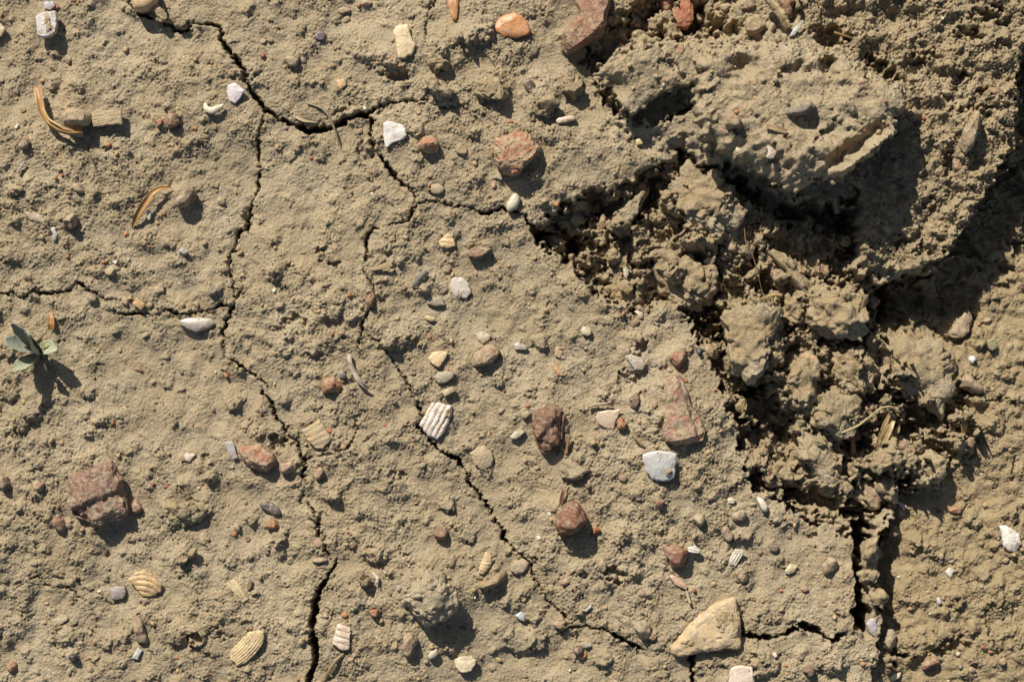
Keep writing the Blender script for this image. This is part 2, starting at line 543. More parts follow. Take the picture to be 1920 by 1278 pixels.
def strip_shape(pts, width, thick=1.6, cup=0.0, n=30, m=9, roll=0.0, taper=(.5, .4), lobes=None, fray=0, seed=1):
    """leaf blade along a 3-D centre line; width is the half width; roll in degrees along it"""
    pts = np.array(pts, float)
    s = np.concatenate([[0], np.cumsum(np.linalg.norm(np.diff(pts, axis=0), axis=1))]); L = s[-1]
    t = np.linspace(0, 1, n)
    def sm(v):
        y = np.interp(t * L, s, v)
        k = np.array([1, 2, 3, 2, 1]) / 9.0
        yp = np.pad(y, 2, mode='reflect', reflect_type='odd')
        return np.convolve(yp, k, 'valid')
    c = np.stack([sm(pts[:, i]) for i in range(3)], 1)
    tg = np.gradient(c, axis=0); tg /= np.linalg.norm(tg, axis=1)[:, None] + 1e-9
    up = np.array([0, 0, 1.0])
    lat = np.cross(tg, up); ll = np.linalg.norm(lat, axis=1)[:, None]
    lat = np.where(ll > .05, lat / (ll + 1e-9), np.array([[1.0, 0, 0]]))
    nor = np.cross(lat, tg)
    ro = np.radians(np.interp(t, np.linspace(0, 1, len(np.atleast_1d(roll))), np.atleast_1d(roll)))[:, None]
    lat, nor = lat * np.cos(ro) + nor * np.sin(ro), nor * np.cos(ro) - lat * np.sin(ro)
    if lobes is None:
        w = width * np.clip((t + .02) / taper[0], 0, 1) ** .6 * np.clip((1.02 - t) / taper[1], 0, 1) ** .6
    else:
        w = width * np.interp(t, np.linspace(0, 1, len(lobes)), lobes)
    u = np.linspace(-1, 1, m)
    r = np.random.default_rng(seed)
    fr = fray * r.standard_normal((n, m)) if fray else np.zeros((n, m))
    top = c[:, None] + lat[:, None] * (u[None, :, None] * w[:, None, None]) + nor[:, None] * ((cup * w[:, None] * (u[None] ** 2) + fr)[..., None])
    th = thick * (1 - .7 * np.abs(u) ** 3)
    botm = top - nor[:, None] * th[None, :, None]
    V = np.concatenate([top.reshape(-1, 3), botm.reshape(-1, 3)])
    i, j = np.meshgrid(np.arange(n - 1), np.arange(m - 1), indexing='ij')
    a = (i * m + j).ravel()
    q = np.stack([a, a + 1, a + m + 1, a + m], 1)
    F = [q, q[:, ::-1] + n * m]
    for jj in (0, m - 1):
        a = np.arange(n - 1) * m + jj
        e = np.stack([a, a + m, a + m + n * m, a + n * m], 1)
        F.append(e if jj == 0 else e[:, ::-1])
    for ii in (0, n - 1):
        a = ii * m + np.arange(m - 1)
        e = np.stack([a, a + n * m, a + 1 + n * m, a + 1], 1)
        F.append(e if ii == 0 else e[:, ::-1])
    fib = np.stack([np.repeat(t * L, m), (u[None] * w[:, None]).ravel() + seed * 13.7, np.full(n * m, seed * 3.1)], 1)
    return V, np.concatenate(F), dict(fibre=np.tile(fib, (2, 1)))

def tube_shape(pts, rad, n=26, m=7, seed=1):
    pts = np.array(pts, float)
    s = np.concatenate([[0], np.cumsum(np.linalg.norm(np.diff(pts, axis=0), axis=1))])
    t = np.linspace(0, s[-1], n)
    c = np.stack([np.interp(t, s, pts[:, i]) for i in range(3)], 1)
    for _ in range(2):
        c[1:-1] = (c[:-2] + 2 * c[1:-1] + c[2:]) / 4
    rd = np.interp(t / s[-1], np.linspace(0, 1, len(np.atleast_1d(rad))), np.atleast_1d(rad)).astype(float)
    tg = np.gradient(c, axis=0); tg /= np.linalg.norm(tg, axis=1)[:, None] + 1e-9
    a = np.cross(tg, [0, 0, 1.0]); a /= np.linalg.norm(a, axis=1)[:, None] + 1e-9
    b = np.cross(a, tg)
    ph = np.linspace(0, 2 * np.pi, m, endpoint=False)
    r = np.random.default_rng(seed)
    k = rd[:, None] * (1 + .12 * r.standard_normal((n, m)))
    V = c[:, None] + a[:, None] * (np.cos(ph)[None] * k)[..., None] + b[:, None] * (np.sin(ph)[None] * k)[..., None]
    V = V.reshape(-1, 3)
    i, j = np.meshgrid(np.arange(n - 1), np.arange(m), indexing='ij')
    A = (i * m + j).ravel(); B = (i * m + (j + 1) % m).ravel()
    F = [list(f) for f in np.stack([A, A + m, B + m, B], 1)]
    F.append(list(range(m))); F.append(list(range((n - 1) * m, n * m))[::-1])
    fib = np.stack([np.repeat(t, m), np.tile(ph * 3, n) + seed * 13.7, np.full(n * m, seed * 3.1)], 1)
    return V, F, dict(fibre=fib)

exec_objects = []          # catalogue of things; filled below, read by the ground first (things sit in small mounds)

# ------------------------------------------------------------------ the catalogue of things lying on the mud
THINGS = []
def _add(kind, name, cat, label, **kw):
    THINGS.append(dict(kind=kind, name=name, cat=cat, label=label, **kw))
def LMP(name, cat, label, poly, h, color, mat='stone', **kw):
    _add('lump', name, cat, label, poly=P(poly) if isinstance(poly, str) else poly, h=h, color=color, mat=mat, **kw)
def PLT(name, cat, label, poly, thick, color, mat='shell', **kw):
    _add('plate', name, cat, label, poly=P(poly) if isinstance(poly, str) else poly, h=thick, color=color, mat=mat, **kw)
def STR(name, cat, label, pts, width, color, mat='wood', **kw):
    _add('strip', name, cat, label, pts=pts, width=width, color=color, mat=mat, **kw)
def TUB(name, cat, label, pts, rad, color, mat='wood', **kw):
    _add('tube', name, cat, label, pts=pts, rad=rad, color=color, mat=mat, **kw)

RED, BRICK, RUST, ORANGE = (150, 88, 66), (176, 106, 72), (134, 84, 60), (186, 122, 76)
BROWN, DKBROWN, MAUVE, PINK = (122, 92, 72), (104, 70, 54), (138, 104, 92), (184, 140, 116)
TAN, CREAM, WHITE, GREY, DKGREY = (184, 158, 118), (214, 196, 160), (222, 218, 210), (142, 136, 124), (84, 80, 78)
LILAC, STRAW, SOIL = (176, 168, 170), (190, 160, 108), MUD

# --- stones, large first
LMP('rock', 'rock', 'large angular red and purple rock with dusty broken faces, largest stone at lower left',
    '130,889 153,885 180,873 207,865 219,876 230,912 248,937 249,965 217,980 173,996 158,982 143,962 132,940', 54, (140, 100, 86),
    'stone', box=.62, top=.6, facets=12, amp=5.5, nsize=22, seed=14, sub=6, dust=.24, crumb=2.0, steps=((200, 928, .39, .92, -12, 9), (161, 905, -1, .1, -8, 6), (152, 962, -.6, .8, -16, 12)), lift=.25, fine=1.0, soften=0)
LMP('rock', 'rock', 'small dark red stone touching the right side of the large purple red rock', '247,939 258,936 269,944 266,962 255,967 248,960', 18, RED, 'brick', dust=.3, facets=4)
LMP('rock', 'rock', 'large cream and honey coloured fin shaped stone with a muddy hollow, near the bottom edge',
    '1255,1216 1262,1200 1273,1182 1297,1159 1327,1139 1357,1123 1378,1115 1383,1135 1385,1152 1389,1195 1386,1216 1365,1213 1343,1214 1320,1221 1280,1228 1260,1226', 26, (200, 171, 126),
    'flint', box=.42, top=.42, facets=2, amp=2.6, nsize=22, seed=8, sub=6, crumb=1.3, dust=.5, lift=.45, fine=.5, soften=1,
    mud=(('1338,1152 1352,1143 1370,1144 1380,1160 1384,1178 1374,1194 1362,1196 1352,1184 1342,1172', 5, 17), ('1274,1200 1292,1192 1312,1190 1330,1188 1322,1200 1300,1208 1280,1212', 3.5, 17)))
LMP('rock', 'rock', 'long red stone with a pale whitish crust, above the upright white shell',
    '1252,718 1262,708 1274,706 1287,726 1297,750 1307,770 1320,803 1313,826 1293,841 1262,842 1240,828 1247,780', 34, (172, 110, 90),
    'brick', box=.55, top=.5, facets=5, amp=3, nsize=18, seed=3, sub=6, dust=.36, lift=.3, fine=1.0, steps=((1300, 800, .9, -.3, -10, 6), (1275, 745, .3, .95, -4, 6)))
LMP('rock', 'rock', 'dark chocolate brown angular stone standing in the middle of the mud',
    '1000,763 1020,757 1048,753 1057,780 1059,810 1051,843 1027,856 1010,846 995,820 998,790', 40, (126, 90, 68),
    'stone', box=.5, top=.5, facets=6, amp=3, nsize=20, seed=5, sub=6, dust=.02, steps=((1030, 800, .75, .66, -9, 6), (1018, 825, -.3, .95, -7, 6), (1046, 790, .95, -.2, -8, 7)), lift=.35, fine=.6)
LMP('rock', 'rock', 'round orange brick coloured stone with a pitted face and pale dusty top',
    '926,285 930,268 938,258 952,249 975,242 996,246 1010,265 1017,285 1006,305 985,318 960,330 940,320 930,305', 38, (178, 112, 76),
    'brick', box=.55, top=.6, facets=3, amp=2.5, nsize=14, seed=2, sub=6, dust=.3, lift=.3, fine=1.6)
LMP('rock', 'rock', 'big tan brown elongated stone leaning at the top edge beside the dark hollow',
    '1073,0 1100,-14 1147,-14 1147,8 1140,27 1133,50 1123,67 1107,80 1080,100 1060,110 1050,93 1057,60 1070,47 1083,37 1087,15', 52, (150, 106, 80),
    'stone', box=.55, top=.55, facets=5, amp=3.5, nsize=24, seed=9, sub=6, dust=.16,  lift=.3, fine=.8)
LMP('rock', 'brick piece', 'bright brick red wedge at the top edge, the larger of the pair',
    '1262,17 1272,2 1285,-8 1297,8 1299,40 1286,57 1266,52 1246,41 1250,34', 34, (178, 100, 70), 'brick', box=.5, top=.5, facets=4, amp=2, seed=4, sub=5, dust=.1, lift=.5, fine=.9)
LMP('rock', 'brick piece', 'brick red chip cut by the top edge, left of the larger red wedge',
    '1228,-8 1262,-8 1265,12 1252,29 1242,20 1234,8', 28, (170, 96, 72), 'brick', box=.5, top=.5, facets=3, amp=2, seed=6, sub=5, dust=.12, lift=.5, fine=.9)
LMP('rock', 'rock', 'translucent orange and amber flat stone near the top edge',
    '924,50 935,33 955,24 977,27 990,45 996,65 967,73 945,69 930,60', 17, (196, 138, 88), 'flint', box=.5, top=.45, facets=3, amp=1.5, seed=7, sub=5, dust=.18, lift=.5)
LMP('rock', 'rock', 'thin amber flake stone hanging from the top edge', '838,-8 840,10 844,26 849,39 856,40 860,20 858,-8', 10, (190, 140, 90), 'flint', box=.5, top=.5, dust=.2, lift=.4)
LMP('rock', 'rock', 'smooth beige pebble at the top edge, above the start of the long crack',
    '245,-16 246,8 251,18 262,24 277,22 292,12 300,-2 298,-16', 40, (196, 166, 124), 'flint', box=.6, top=.6, amp=1.2, nsize=30, dust=.12, lift=.5, sub=5)
LMP('rock', 'rock', 'yellowish angular stone on the rim of the top hollow', '1392,45 1400,28 1425,25 1438,45 1431,62 1405,73 1392,60', 30, (186, 164, 118), 'stone', box=.5, top=.5, facets=5, amp=2, dust=.3, lift=.5, sub=5, fine=.6)
LMP('rock', 'rock', 'dark red brown stone at the top edge beside the bleached stick', '1450,-8 1490,-8 1489,28 1476,40 1460,25', 28, (136, 86, 66), 'brick', facets=4, dust=.2, sub=5, lift=.4)
LMP('rock', 'rock', 'mud coated stone with a red tip lying between curled leaf and wood chip',
    '110,222 120,212 134,206 150,203 166,207 174,215 174,224 160,238 135,243 118,238', 46, (150, 112, 90), 'brick', box=.55, top=.55, facets=2, amp=2.5, seed=12, sub=5, dust=.5, lift=.35, fine=1)
LMP('rock', 'rock', 'round red stone below the white crescent shell, larger of two side by side', '311,225 315,213 328,208 337,214 339,230 332,240 320,240 313,234', 24, (152, 96, 76), 'brick', facets=4, amp=2, dust=.3, sub=5, fine=.8)
LMP('rock', 'rock', 'small orange brown pebble left of the round red stone', '292,232 298,222 306,224 305,236 297,241', 12, BRICK, 'brick', dust=.25, facets=2)
LMP('rock', 'rock', 'brown angular stone right of the dry bent leaf', '330,386 334,368 345,355 356,352 366,357 368,370 355,385 342,390', 30, (128, 102, 82), 'stone', facets=5, amp=2, dust=.3, sub=5)
LMP('rock', 'rock', 'rusty stone at the left edge area below the curled leaf', '34,268 42,258 52,258 57,268 50,278 40,279', 18, (160, 112, 82), 'brick', dust=.4, amp=2, fine=1)
LMP('rock', 'rock', 'dull reddish stone low on the left, below the bent dry leaf', '118,412 124,402 140,400 147,410 144,424 130,428 121,422', 22, (142, 104, 84), 'stone', dust=.35, facets=3, amp=2)
LMP('rock', 'rock', 'orange brick pebble with a rough face, right below the white fan shell', '784,266 790,255 803,250 815,256 825,274 818,286 801,289 788,280', 28, (182, 116, 78), 'brick', facets=2, amp=2.2, dust=.3, sub=5, fine=1.3, seed=21)
LMP('rock', 'rock', 'crumbly orange red lump under the grey snail shell', '602,722 606,711 616,705 630,709 640,725 636,735 618,737 605,735', 22, (172, 104, 70), 'brick', amp=2.5, dust=.2, sub=5, fine=1.6)
LMP('rock', 'rock', 'red and tan stone with worn edges beside the lilac shell', '445,838 456,830 474,829 498,838 518,854 514,872 492,885 466,870 449,854', 34, (172, 108, 82), 'brick', facets=4, amp=2.5, dust=.3, sub=5, fine=1)
LMP('rock', 'rock', 'mauve pebble right of the worn red and tan stone', '523,880 529,866 546,862 557,874 552,887 532,889', 18, (164, 120, 102), 'brick', facets=2, dust=.3)
LMP('rock', 'rock', 'brown pebble with a flat dusty top beside the branching crack', '587,892 592,880 601,874 608,880 604,894 596,900', 13, (158, 110, 86), 'brick', dust=.3, facets=2)
LMP('rock', 'rock', 'tan pink smooth pebble below the small ribbed white shell', '885,668 890,656 904,649 924,646 938,654 936,667 914,687 899,690 888,682', 28, (180, 138, 104), 'brick', box=.65, amp=2, dust=.36, sub=5, fine=.6, lift=.35)
LMP('rock', 'rock', 'reddish wedge stone with a flat top right of the orange fan shell', '875,474 884,465 900,463 920,464 922,469 893,488 882,482', 20, (160, 118, 94), 'stone', box=.4, top=.4, facets=3, dust=.3, lift=.5)
LMP('rock', 'rock', 'small rose brown stone lodged in the middle crack', '683,564 691,552 704,553 703,569 692,577 685,573', 17, (164, 112, 86), 'brick', dust=.22, facets=3)
LMP('rock', 'rock', 'red pebble with a chalky patch above the long crusted red stone', '1255,671 1264,657 1284,659 1291,674 1277,688 1262,684', 22, (160, 90, 68), 'brick', dust=.3, sub=5, amp=2, fine=.8)
LMP('rock', 'rock', 'dark striped brown round pebble above the mother of pearl shell', ell(1191, 752, 10, 15, 15), 16, (122, 98, 78), 'stone', dust=.15)
LMP('rock', 'rock', 'rough orange round pebble touching the mother of pearl shell', ell(1165, 793, 10, 11), 18, (176, 116, 72), 'brick', dust=.1, fine=1.5, lift=.5)
LMP('rock', 'rock', 'mud topped stone with a red brown underside in the lower middle', '1040,986 1048,966 1060,945 1080,937 1098,954 1101,976 1082,1000 1050,1003', 58, (132, 80, 58), 'brick', facets=6, box=.45, top=.45, amp=2.5, dust=.12, sub=5, lift=.6, fine=1)
LMP('rock', 'rock', 'small bright orange red stone right of the mud topped stone', ell(1117, 994, 8, 9), 12, (184, 98, 58), 'brick', dust=.1, fine=.8)
LMP('rock', 'rock', 'dark red split stone beside the small white ribbed shell, lower right', '1243,1024 1262,1021 1280,1027 1292,1034 1290,1052 1263,1072 1255,1054', 26, (142, 86, 68), 'brick', facets=4, amp=2, dust=.2, sub=5, fine=.8, lift=.4)
LMP('rock', 'rock', 'pinkish rounded stone below the pale straw clod near the bottom', '750,1216 753,1200 757,1189 774,1183 782,1199 779,1224 762,1233', 26, (168, 126, 104), 'brick', dust=.38, amp=2, sub=5, fine=.6)
LMP('rock', 'rock', 'brick orange pebble left of the pale straw clod', '691,1152 694,1142 710,1140 713,1150 702,1158', 14, (170, 100, 68), 'brick', dust=.15)
LMP('rock', 'rock', 'brown stone with a black flint corner in the lower middle', '814,996 821,986 838,984 843,998 826,1015 815,1009', 22, (132, 98, 76), 'stone', facets=3, dust=.2)
LMP('rock', 'rock', 'orange tan pebble under the dark grey flint flake', '497,982 504,972 522,974 523,987 511,992 500,990', 18, (186, 128, 84), 'brick', dust=.2, lift=.4)
LMP('rock', 'rock', 'narrow pointed brown red stone near the bottom left', '250,1170 258,1154 265,1153 275,1188 281,1212 256,1206', 18, (146, 106, 86), 'stone', dust=.38, facets=4)
LMP('rock', 'rock', 'glossy black pebble near the bottom left corner', '128,1230 134,1224 144,1225 147,1233 140,1239 131,1237', 14, (62, 58, 56), 'flint', dust=.05)
LMP('rock', 'rock', 'red brown pebble in the bottom left corner', '10,1250 20,1240 32,1242 32,1256 20,1261', 16, (166, 104, 78), 'brick', dust=.25, facets=2)
LMP('rock', 'rock', 'two tone red and grey stone left of and below the large rock', '98,975 105,966 117,970 124,985 121,998 108,993 100,986', 20, (150, 100, 80), 'brick', dust=.25, facets=3)
LMP('rock', 'rock', 'flat rust coloured stone chip above left of the large rock', '61,907 66,899 80,902 88,908 78,920 66,918', 14, (158, 108, 82), 'brick', dust=.35, facets=2)
LMP('rock', 'rock', 'dark brown stone at the left edge above the large rock', '-4,904 4,891 16,894 20,908 12,920 -2,918', 20, (112, 88, 74), 'stone', dust=.2, facets=3)
LMP('rock', 'rock', 'tan triangular stone wedge between clods at the head of the deep trench', '1586,921 1600,905 1616,893 1636,903 1652,925 1645,955 1622,952 1600,938', 34, (170, 132, 100), 'stone', box=.42, top=.42, facets=4, amp=2, dust=.34, sub=5, lift=.8, fine=.6)
LMP('rock', 'rock', 'reddish brown stone on the rim of the lower right ground, under the small white pebble', '1795,708 1806,700 1820,702 1844,726 1840,738 1815,736 1799,722', 26, (156, 114, 86), 'stone', dust=.4, amp=2, sub=5, fine=.8)
LMP('rock', 'pebble', 'small white round pebble on the rim right of the shaded hollow', ell(1822, 674, 7, 8), 13, WHITE, 'flint', dust=.05, lift=.5)
LMP('rock', 'rock', 'smooth brown slab stone lying in the slab shadow on the right', '1776,628 1788,606 1812,578 1830,590 1818,618 1800,638 1783,636', 26, (158, 134, 104), 'stone', dust=.35, box=.5, top=.5, sub=5)
LMP('rock', 'rock', 'upright pointed brown stone standing in the right slab surface', '1800,272 1806,248 1815,226 1832,205 1836,232 1828,256 1820,280 1808,292', 42, (166, 134, 98), 'stone', box=.5, top=.5, facets=4, amp=2.5, dust=.42, sub=5, lift=.3)
LMP('rock', 'rock', 'reddish tan stone just below the pointed stone in the right slab', '1786,318 1788,296 1796,285 1804,300 1803,318 1794,322', 24, (164, 124, 96), 'stone', dust=.4)
LMP('rock', 'rock', 'pinkish flat chip set in the right slab surface', '1764,172 1770,166 1786,170 1788,178 1772,181', 10, (180, 138, 104), 'brick', dust=.4)
LMP('rock', 'brick piece', 'brick orange chip on the smooth ground right of the trench', '1776,955 1784,948 1803,951 1803,961 1788,966', 14, (190, 122, 84), 'brick', dust=.25)
LMP('rock', 'brick piece', 'faded orange fragment beside the ridged clod on the right', '1748,906 1757,902 1763,908 1760,918 1750,916', 12, (186, 126, 90), 'brick', dust=.3)
LMP('rock', 'brick piece', 'dull brick red block near the bottom right, partly buried', '1727,1244 1738,1232 1758,1230 1762,1242 1745,1250 1730,1256', 20, (164, 100, 78), 'brick', dust=.3, facets=3, sub=5)
LMP('rock', 'rock', 'smooth greyish tongue shaped stone at the foot of the trench', '1649,1206 1657,1190 1665,1174 1676,1180 1683,1198 1681,1211 1665,1218', 24, (158, 142, 118), 'stone', dust=.35, sub=5, lift=.4)
LMP('rock', 'pebble', 'dark round pebble on the mud block left of the trench', ell(1451, 1027, 9), 12, (112, 100, 88), 'stone', dust=.15)
LMP('rock', 'pebble', 'dark speckled round pebble near the bottom, right of the white chip', ell(1517, 1257, 10, 11), 14, (116, 94, 76), 'stone', dust=.15)
LMP('rock', 'pebble', 'orange pebble embedded in the mud block left of the trench', ell(1508, 1104, 7, 6), 8, (182, 128, 90), 'brick', dust=.25)
LMP('rock', 'pebble', 'pink round pebble on the edge of the deep trench', ell(1555, 1060, 16, 18), 18, (172, 138, 108), 'brick', dust=.42)
LMP('rock', 'rock', 'slate grey glittering stone set in the big overhanging clod', '1466,214 1476,203 1490,197 1517,190 1533,200 1520,211 1480,221', 26, (118, 114, 112), 'stone', dust=.25, box=.5, top=.5, facets=3, sub=5, lift=.4)
LMP('rock', 'rock', 'pinkish red stone set in the right shoulder of the big overhanging clod', '1593,166 1600,152 1614,146 1627,152 1628,166 1610,173', 22, (162, 108, 90), 'brick', dust=.35, facets=3, sub=5, lift=.3)
LMP('rock', 'rock', 'grey tan oblong stone near the right end of the big clod', '1583,190 1590,184 1604,202 1608,214 1595,214', 22, (156, 142, 118), 'stone', dust=.35, lift=.4)
LMP('rock', 'rock', 'dark reddish hexagonal stone in the left part of the big clod', '1360,235 1364,221 1384,218 1392,230 1385,242 1368,244', 22, (130, 92, 72), 'stone', dust=.3, facets=2, lift=.3)
LMP('rock', 'rock', 'glossy dark brown chip on the mud left of the ledge', '980,160 989,145 1002,153 1003,165 990,175', 10, (98, 78, 64), 'flint', dust=.12, box=.4, top=.4, facets=2)
LMP('rock', 'rock', 'purple dark shell like stone chip near the top, left of the cream shell', '588,69 599,57 613,64 609,75 595,77', 7, (106, 88, 90), 'flint', dust=.12, box=.5, top=.5)
LMP('rock', 'flint', 'dark grey pointed flint flake in the lower left middle', '483,945 492,940 515,943 529,960 519,967 500,958', 12, (100, 94, 86), 'flint', box=.4, top=.45, dust=.15, lift=.5)
LMP('rock', 'rock', 'brown chip bridging the crumbly edge, above right of the red pebble', '1314,650 1324,643 1340,646 1350,664 1342,674 1328,668', 24, (146, 110, 76), 'stone', dust=.25, fine=1, lift=.6)
LMP('rock', 'rock', 'tiny dark metallic cube on the edge of the plate near the crumbly gap', '1305,657 1311,652 1316,658 1310,665', 12, (104, 106, 106), 'flint', dust=.05, box=.35, top=.35, lift=.5)
LMP('rock', 'rock', 'brown reddish small upright stone inside the dark gap, middle right', '1118,428 1122,410 1131,400 1139,412 1136,430 1126,436', 30, (160, 122, 86), 'stone', dust=.35, facets=3, lift=.6)
LMP('rock', 'pebble', 'cream oblong pebble lying across the crack above the dark hole', '948,390 953,374 966,360 976,371 971,389 956,398', 20, (206, 194, 164), 'flint', box=.65, dust=.12, lift=.5, sub=5)
LMP('rock', 'rock', 'pinkish tan stone half buried low beside the grey lower right stones', '1350,990 1364,984 1377,1003 1366,1017 1354,1004', 16, (164, 122, 102), 'brick', dust=.4)
LMP('rock', 'rock', 'grey rounded stone left below the white drop shaped shell', '1369,966 1380,955 1398,956 1400,968 1388,978 1373,976', 20, (144, 136, 120), 'stone', dust=.4)
LMP('rock', 'rock', 'mud grey stone above the ribbed chips in the lower right', '1297,974 1308,961 1320,966 1322,980 1308,988', 18, (150, 138, 116), 'stone', dust=.5)
LMP('rock', 'rock', 'small orange and white pitted pebble left of the mud grey stone', '1228,940 1236,933 1246,938 1244,949 1233,951', 16, (174, 128, 92), 'brick', dust=.2, lift=.5)
LMP('rock', 'rock', 'round flat grey brown disc beside the lower part of the diagonal crack', '955,1064 962,1050 982,1045 993,1058 987,1070 972,1076 960,1074', 10, (156, 136, 114), 'stone', box=.4, top=.4, dust=.4)
LMP('rock', 'rock', 'dark rock nodule above the orange chip, lower middle near the bottom', '1072,1218 1078,1207 1092,1209 1094,1222 1082,1230', 18, (104, 92, 84), 'stone', dust=.2, facets=2)
LMP('rock', 'rock', 'grey oval pebble right of the dark rock nodule', ell(1101, 1209, 9, 6), 9, (160, 152, 138), 'flint', dust=.2)
LMP('rock', 'rock', 'orange sliver of stone below the dark rock nodule', ell(1093, 1228, 7, 10, 30), 8, (184, 134, 86), 'flint', dust=.2)
LMP('rock', 'rock', 'grey brown boulder shaped lump near the end of the diagonal crack', '1186,1178 1194,1163 1214,1162 1221,1178 1214,1196 1198,1197', 24, (150, 130, 104), 'stone', dust=.5, sub=5)
LMP('rock', 'rock', 'orange brown pebble at the tip of the diagonal crack', ell(1222, 1193, 9, 8), 12, (176, 136, 96), 'brick', dust=.3)
LMP('rock', 'rock', 'flat pinkish stone embedded where the diagonal crack bends', '1034,1170 1044,1163 1060,1164 1062,1174 1048,1180', 9, (176, 136, 108), 'brick', dust=.45)
LMP('rock', 'rock', 'flat salmon stone embedded right below the ribbed chip with three ribs', '1378,1080 1385,1070 1402,1074 1405,1086 1394,1093', 9, (178, 136, 112), 'brick', dust=.35)
LMP('rock', 'pebble', 'cream grey pebble left of the cream white block', '800,1231 808,1218 820,1214 823,1228 808,1236', 12, (198, 188, 162), 'flint', dust=.15)
LMP('rock', 'rock', 'dull pink embedded stone low in the mud below the white chip on the left', '196,508 203,498 222,494 226,508 214,516 202,517', 12, (176, 132, 106), 'brick', dust=.5)
LMP('rock', 'rock', 'dark grey pitted nodule at the crossing of the left cracks', ell(402, 547, 13, 11), 15, (122, 114, 102), 'stone', dust=.3, fine=1.4)
LMP('rock', 'rock', 'crumbly dark grey nodule near the left end of the horizontal crack', ell(172, 560, 10, 9), 13, (134, 124, 108), 'stone', dust=.4, fine=1)

# --- shells and shell fragments
PLT('cockle_shell_fragment', 'shell', 'large white ribbed cockle fragment beside the diagonal crack',
    '785,797 797,776 810,754 823,753 847,759 848,776 842,792 834,809 821,824 803,817', 7, (222, 208, 192), dome=.13, ribs=('lin', 5, 117, 2.5, .05), tilt=(-.06, -.05), nr=26, na=110, dust=.22, lift=4, mud=(('836,768 844,766 847,776 842,782 834,780', 4, 5),))
PLT('cockle_shell_fragment', 'shell', 'tan ribbed cockle fragment at lower left, below the large red rock',
    '240,1085 248,1077 257,1070 273,1068 284,1074 293,1082 304,1096 302,1109 290,1115 277,1119 267,1117 256,1104', 6, (206, 172, 118), dome=.16, ribs=('lin', 5, 14, 2.6, -.28), tilt=(-.02, -.1), nr=26, na=110, dust=.22, lift=9)
PLT('cockle_shell_fragment', 'shell', 'cream fan of many fine ribs near the bottom left, by the wide crack',
    '432,1219 440,1211 447,1204 457,1193 465,1185 480,1181 494,1181 496,1196 489,1212 480,1225 465,1240 445,1248 432,1236', 6, (212, 186, 138), dome=.15, ribs=('lin', 8, -47, 2.0, .10), tilt=(0, -.06), nr=28, na=120, dust=.25, lift=6)
PLT('cockle_shell_fragment', 'shell', 'cream pink ribbed fragment right of the wide lower crack',
    '632,1169 645,1172 658,1177 657,1198 655,1217 642,1220 622,1205 628,1186', 6, (216, 192, 170), dome=.1, ribs=('lin', 4, 15, 2.2, 0), nr=22, na=90, dust=.2, lift=4)
PLT('cockle_shell_fragment', 'shell', 'tan grooved fragment with yellow edges, beside the branching crack',
    '565,806 582,796 600,786 609,800 622,822 606,842 590,839 576,824', 7, (190, 164, 112), dome=.12, ribs=('lin', 5, -28, 1.6, 0), nr=22, na=90, dust=.45, lift=3)
PLT('cockle_shell_fragment', 'shell', 'small white chip with three ribs next to the dark red split stone', '1288,1025 1304,1022 1313,1030 1312,1036 1298,1037 1290,1034', 5, (214, 206, 188), ribs=('lin', 3, 12, 2, 0), nr=16, na=60, dust=.15, lift=5)
PLT('cockle_shell_fragment', 'shell', 'narrow ribbed white grey chip standing apart at lower right', '1366,1051 1372,1038 1379,1027 1396,1031 1391,1044 1379,1062 1368,1058', 5, (204, 196, 174), ribs=('lin', 4, -62, 2.4, 0), nr=18, na=70, dust=.2, lift=6)
PLT('cockle_shell_fragment', 'shell', 'small pale ribbed fan just above the tan pink smooth pebble', '890,626 903,620 921,629 917,638 905,645 896,636', 4, (198, 182, 152), ribs=('lin', 6, 60, 1.2, .1), nr=18, na=70, dust=.3, lift=2)
PLT('cockle_shell_fragment', 'shell', 'orange cream fan shell chip with broad ribs, upper middle', '822,454 829,445 838,437 848,441 852,450 855,461 840,466 827,464', 5, (212, 178, 130), ribs=('lin', 3, 8, 1.8, 0), dome=.1, nr=20, na=80, dust=.15, lift=3)
PLT('cockle_shell_fragment', 'shell', 'tiny orange fan shell above the thick upper crack', '630,150 646,148 650,160 638,169 632,160', 3, (206, 166, 116), ribs=('lin', 4, 60, 1.2, .1), nr=14, na=60, dust=.25, lift=1)
PLT('cockle_shell_fragment', 'shell', 'small dark and white striped shell in the lower left face of the big clod', '1438,273 1448,276 1456,286 1450,298 1436,296 1440,285', 5, (196, 180, 160), ribs=('lin', 5, 30, 2, 0), nr=18, na=70, dust=.2, lift=5)
PLT('shell_fragment', 'shell', 'white fan shaped shell with grey streaks beside the upper middle crack',
    '719,231 727,227 742,230 757,236 762,245 763,254 756,262 737,267 725,278 721,272 718,250', 5, (228, 222, 210), dome=.12, growth=(725, 280), wav=3, tilt=(.05, -.12), dust=.12, lift=7)
PLT('shell_fragment', 'shell', 'upright white bluish shell plate below the long crusted red stone',
    '1204,852 1213,848 1222,847 1240,844 1257,846 1268,852 1267,874 1265,895 1254,900 1243,902 1223,899 1215,889 1209,878', 6, (216, 213, 204), dome=.1, growth=(1238, 830), tilt=(.0, -.28), dust=.14, lift=16, mud=(('1246,882 1254,878 1262,884 1258,890 1248,889', 4, 1),))
PLT('shell_fragment', 'shell', 'long cream oblong shell plate near the top, middle left',
    '737,62 742,48 755,45 765,46 769,62 774,76 781,86 773,103 760,108 747,112 744,98 742,78', 8, (214, 192, 150), dome=.1, growth=(750, -40), tilt=(0, .03), dust=.14, lift=7)
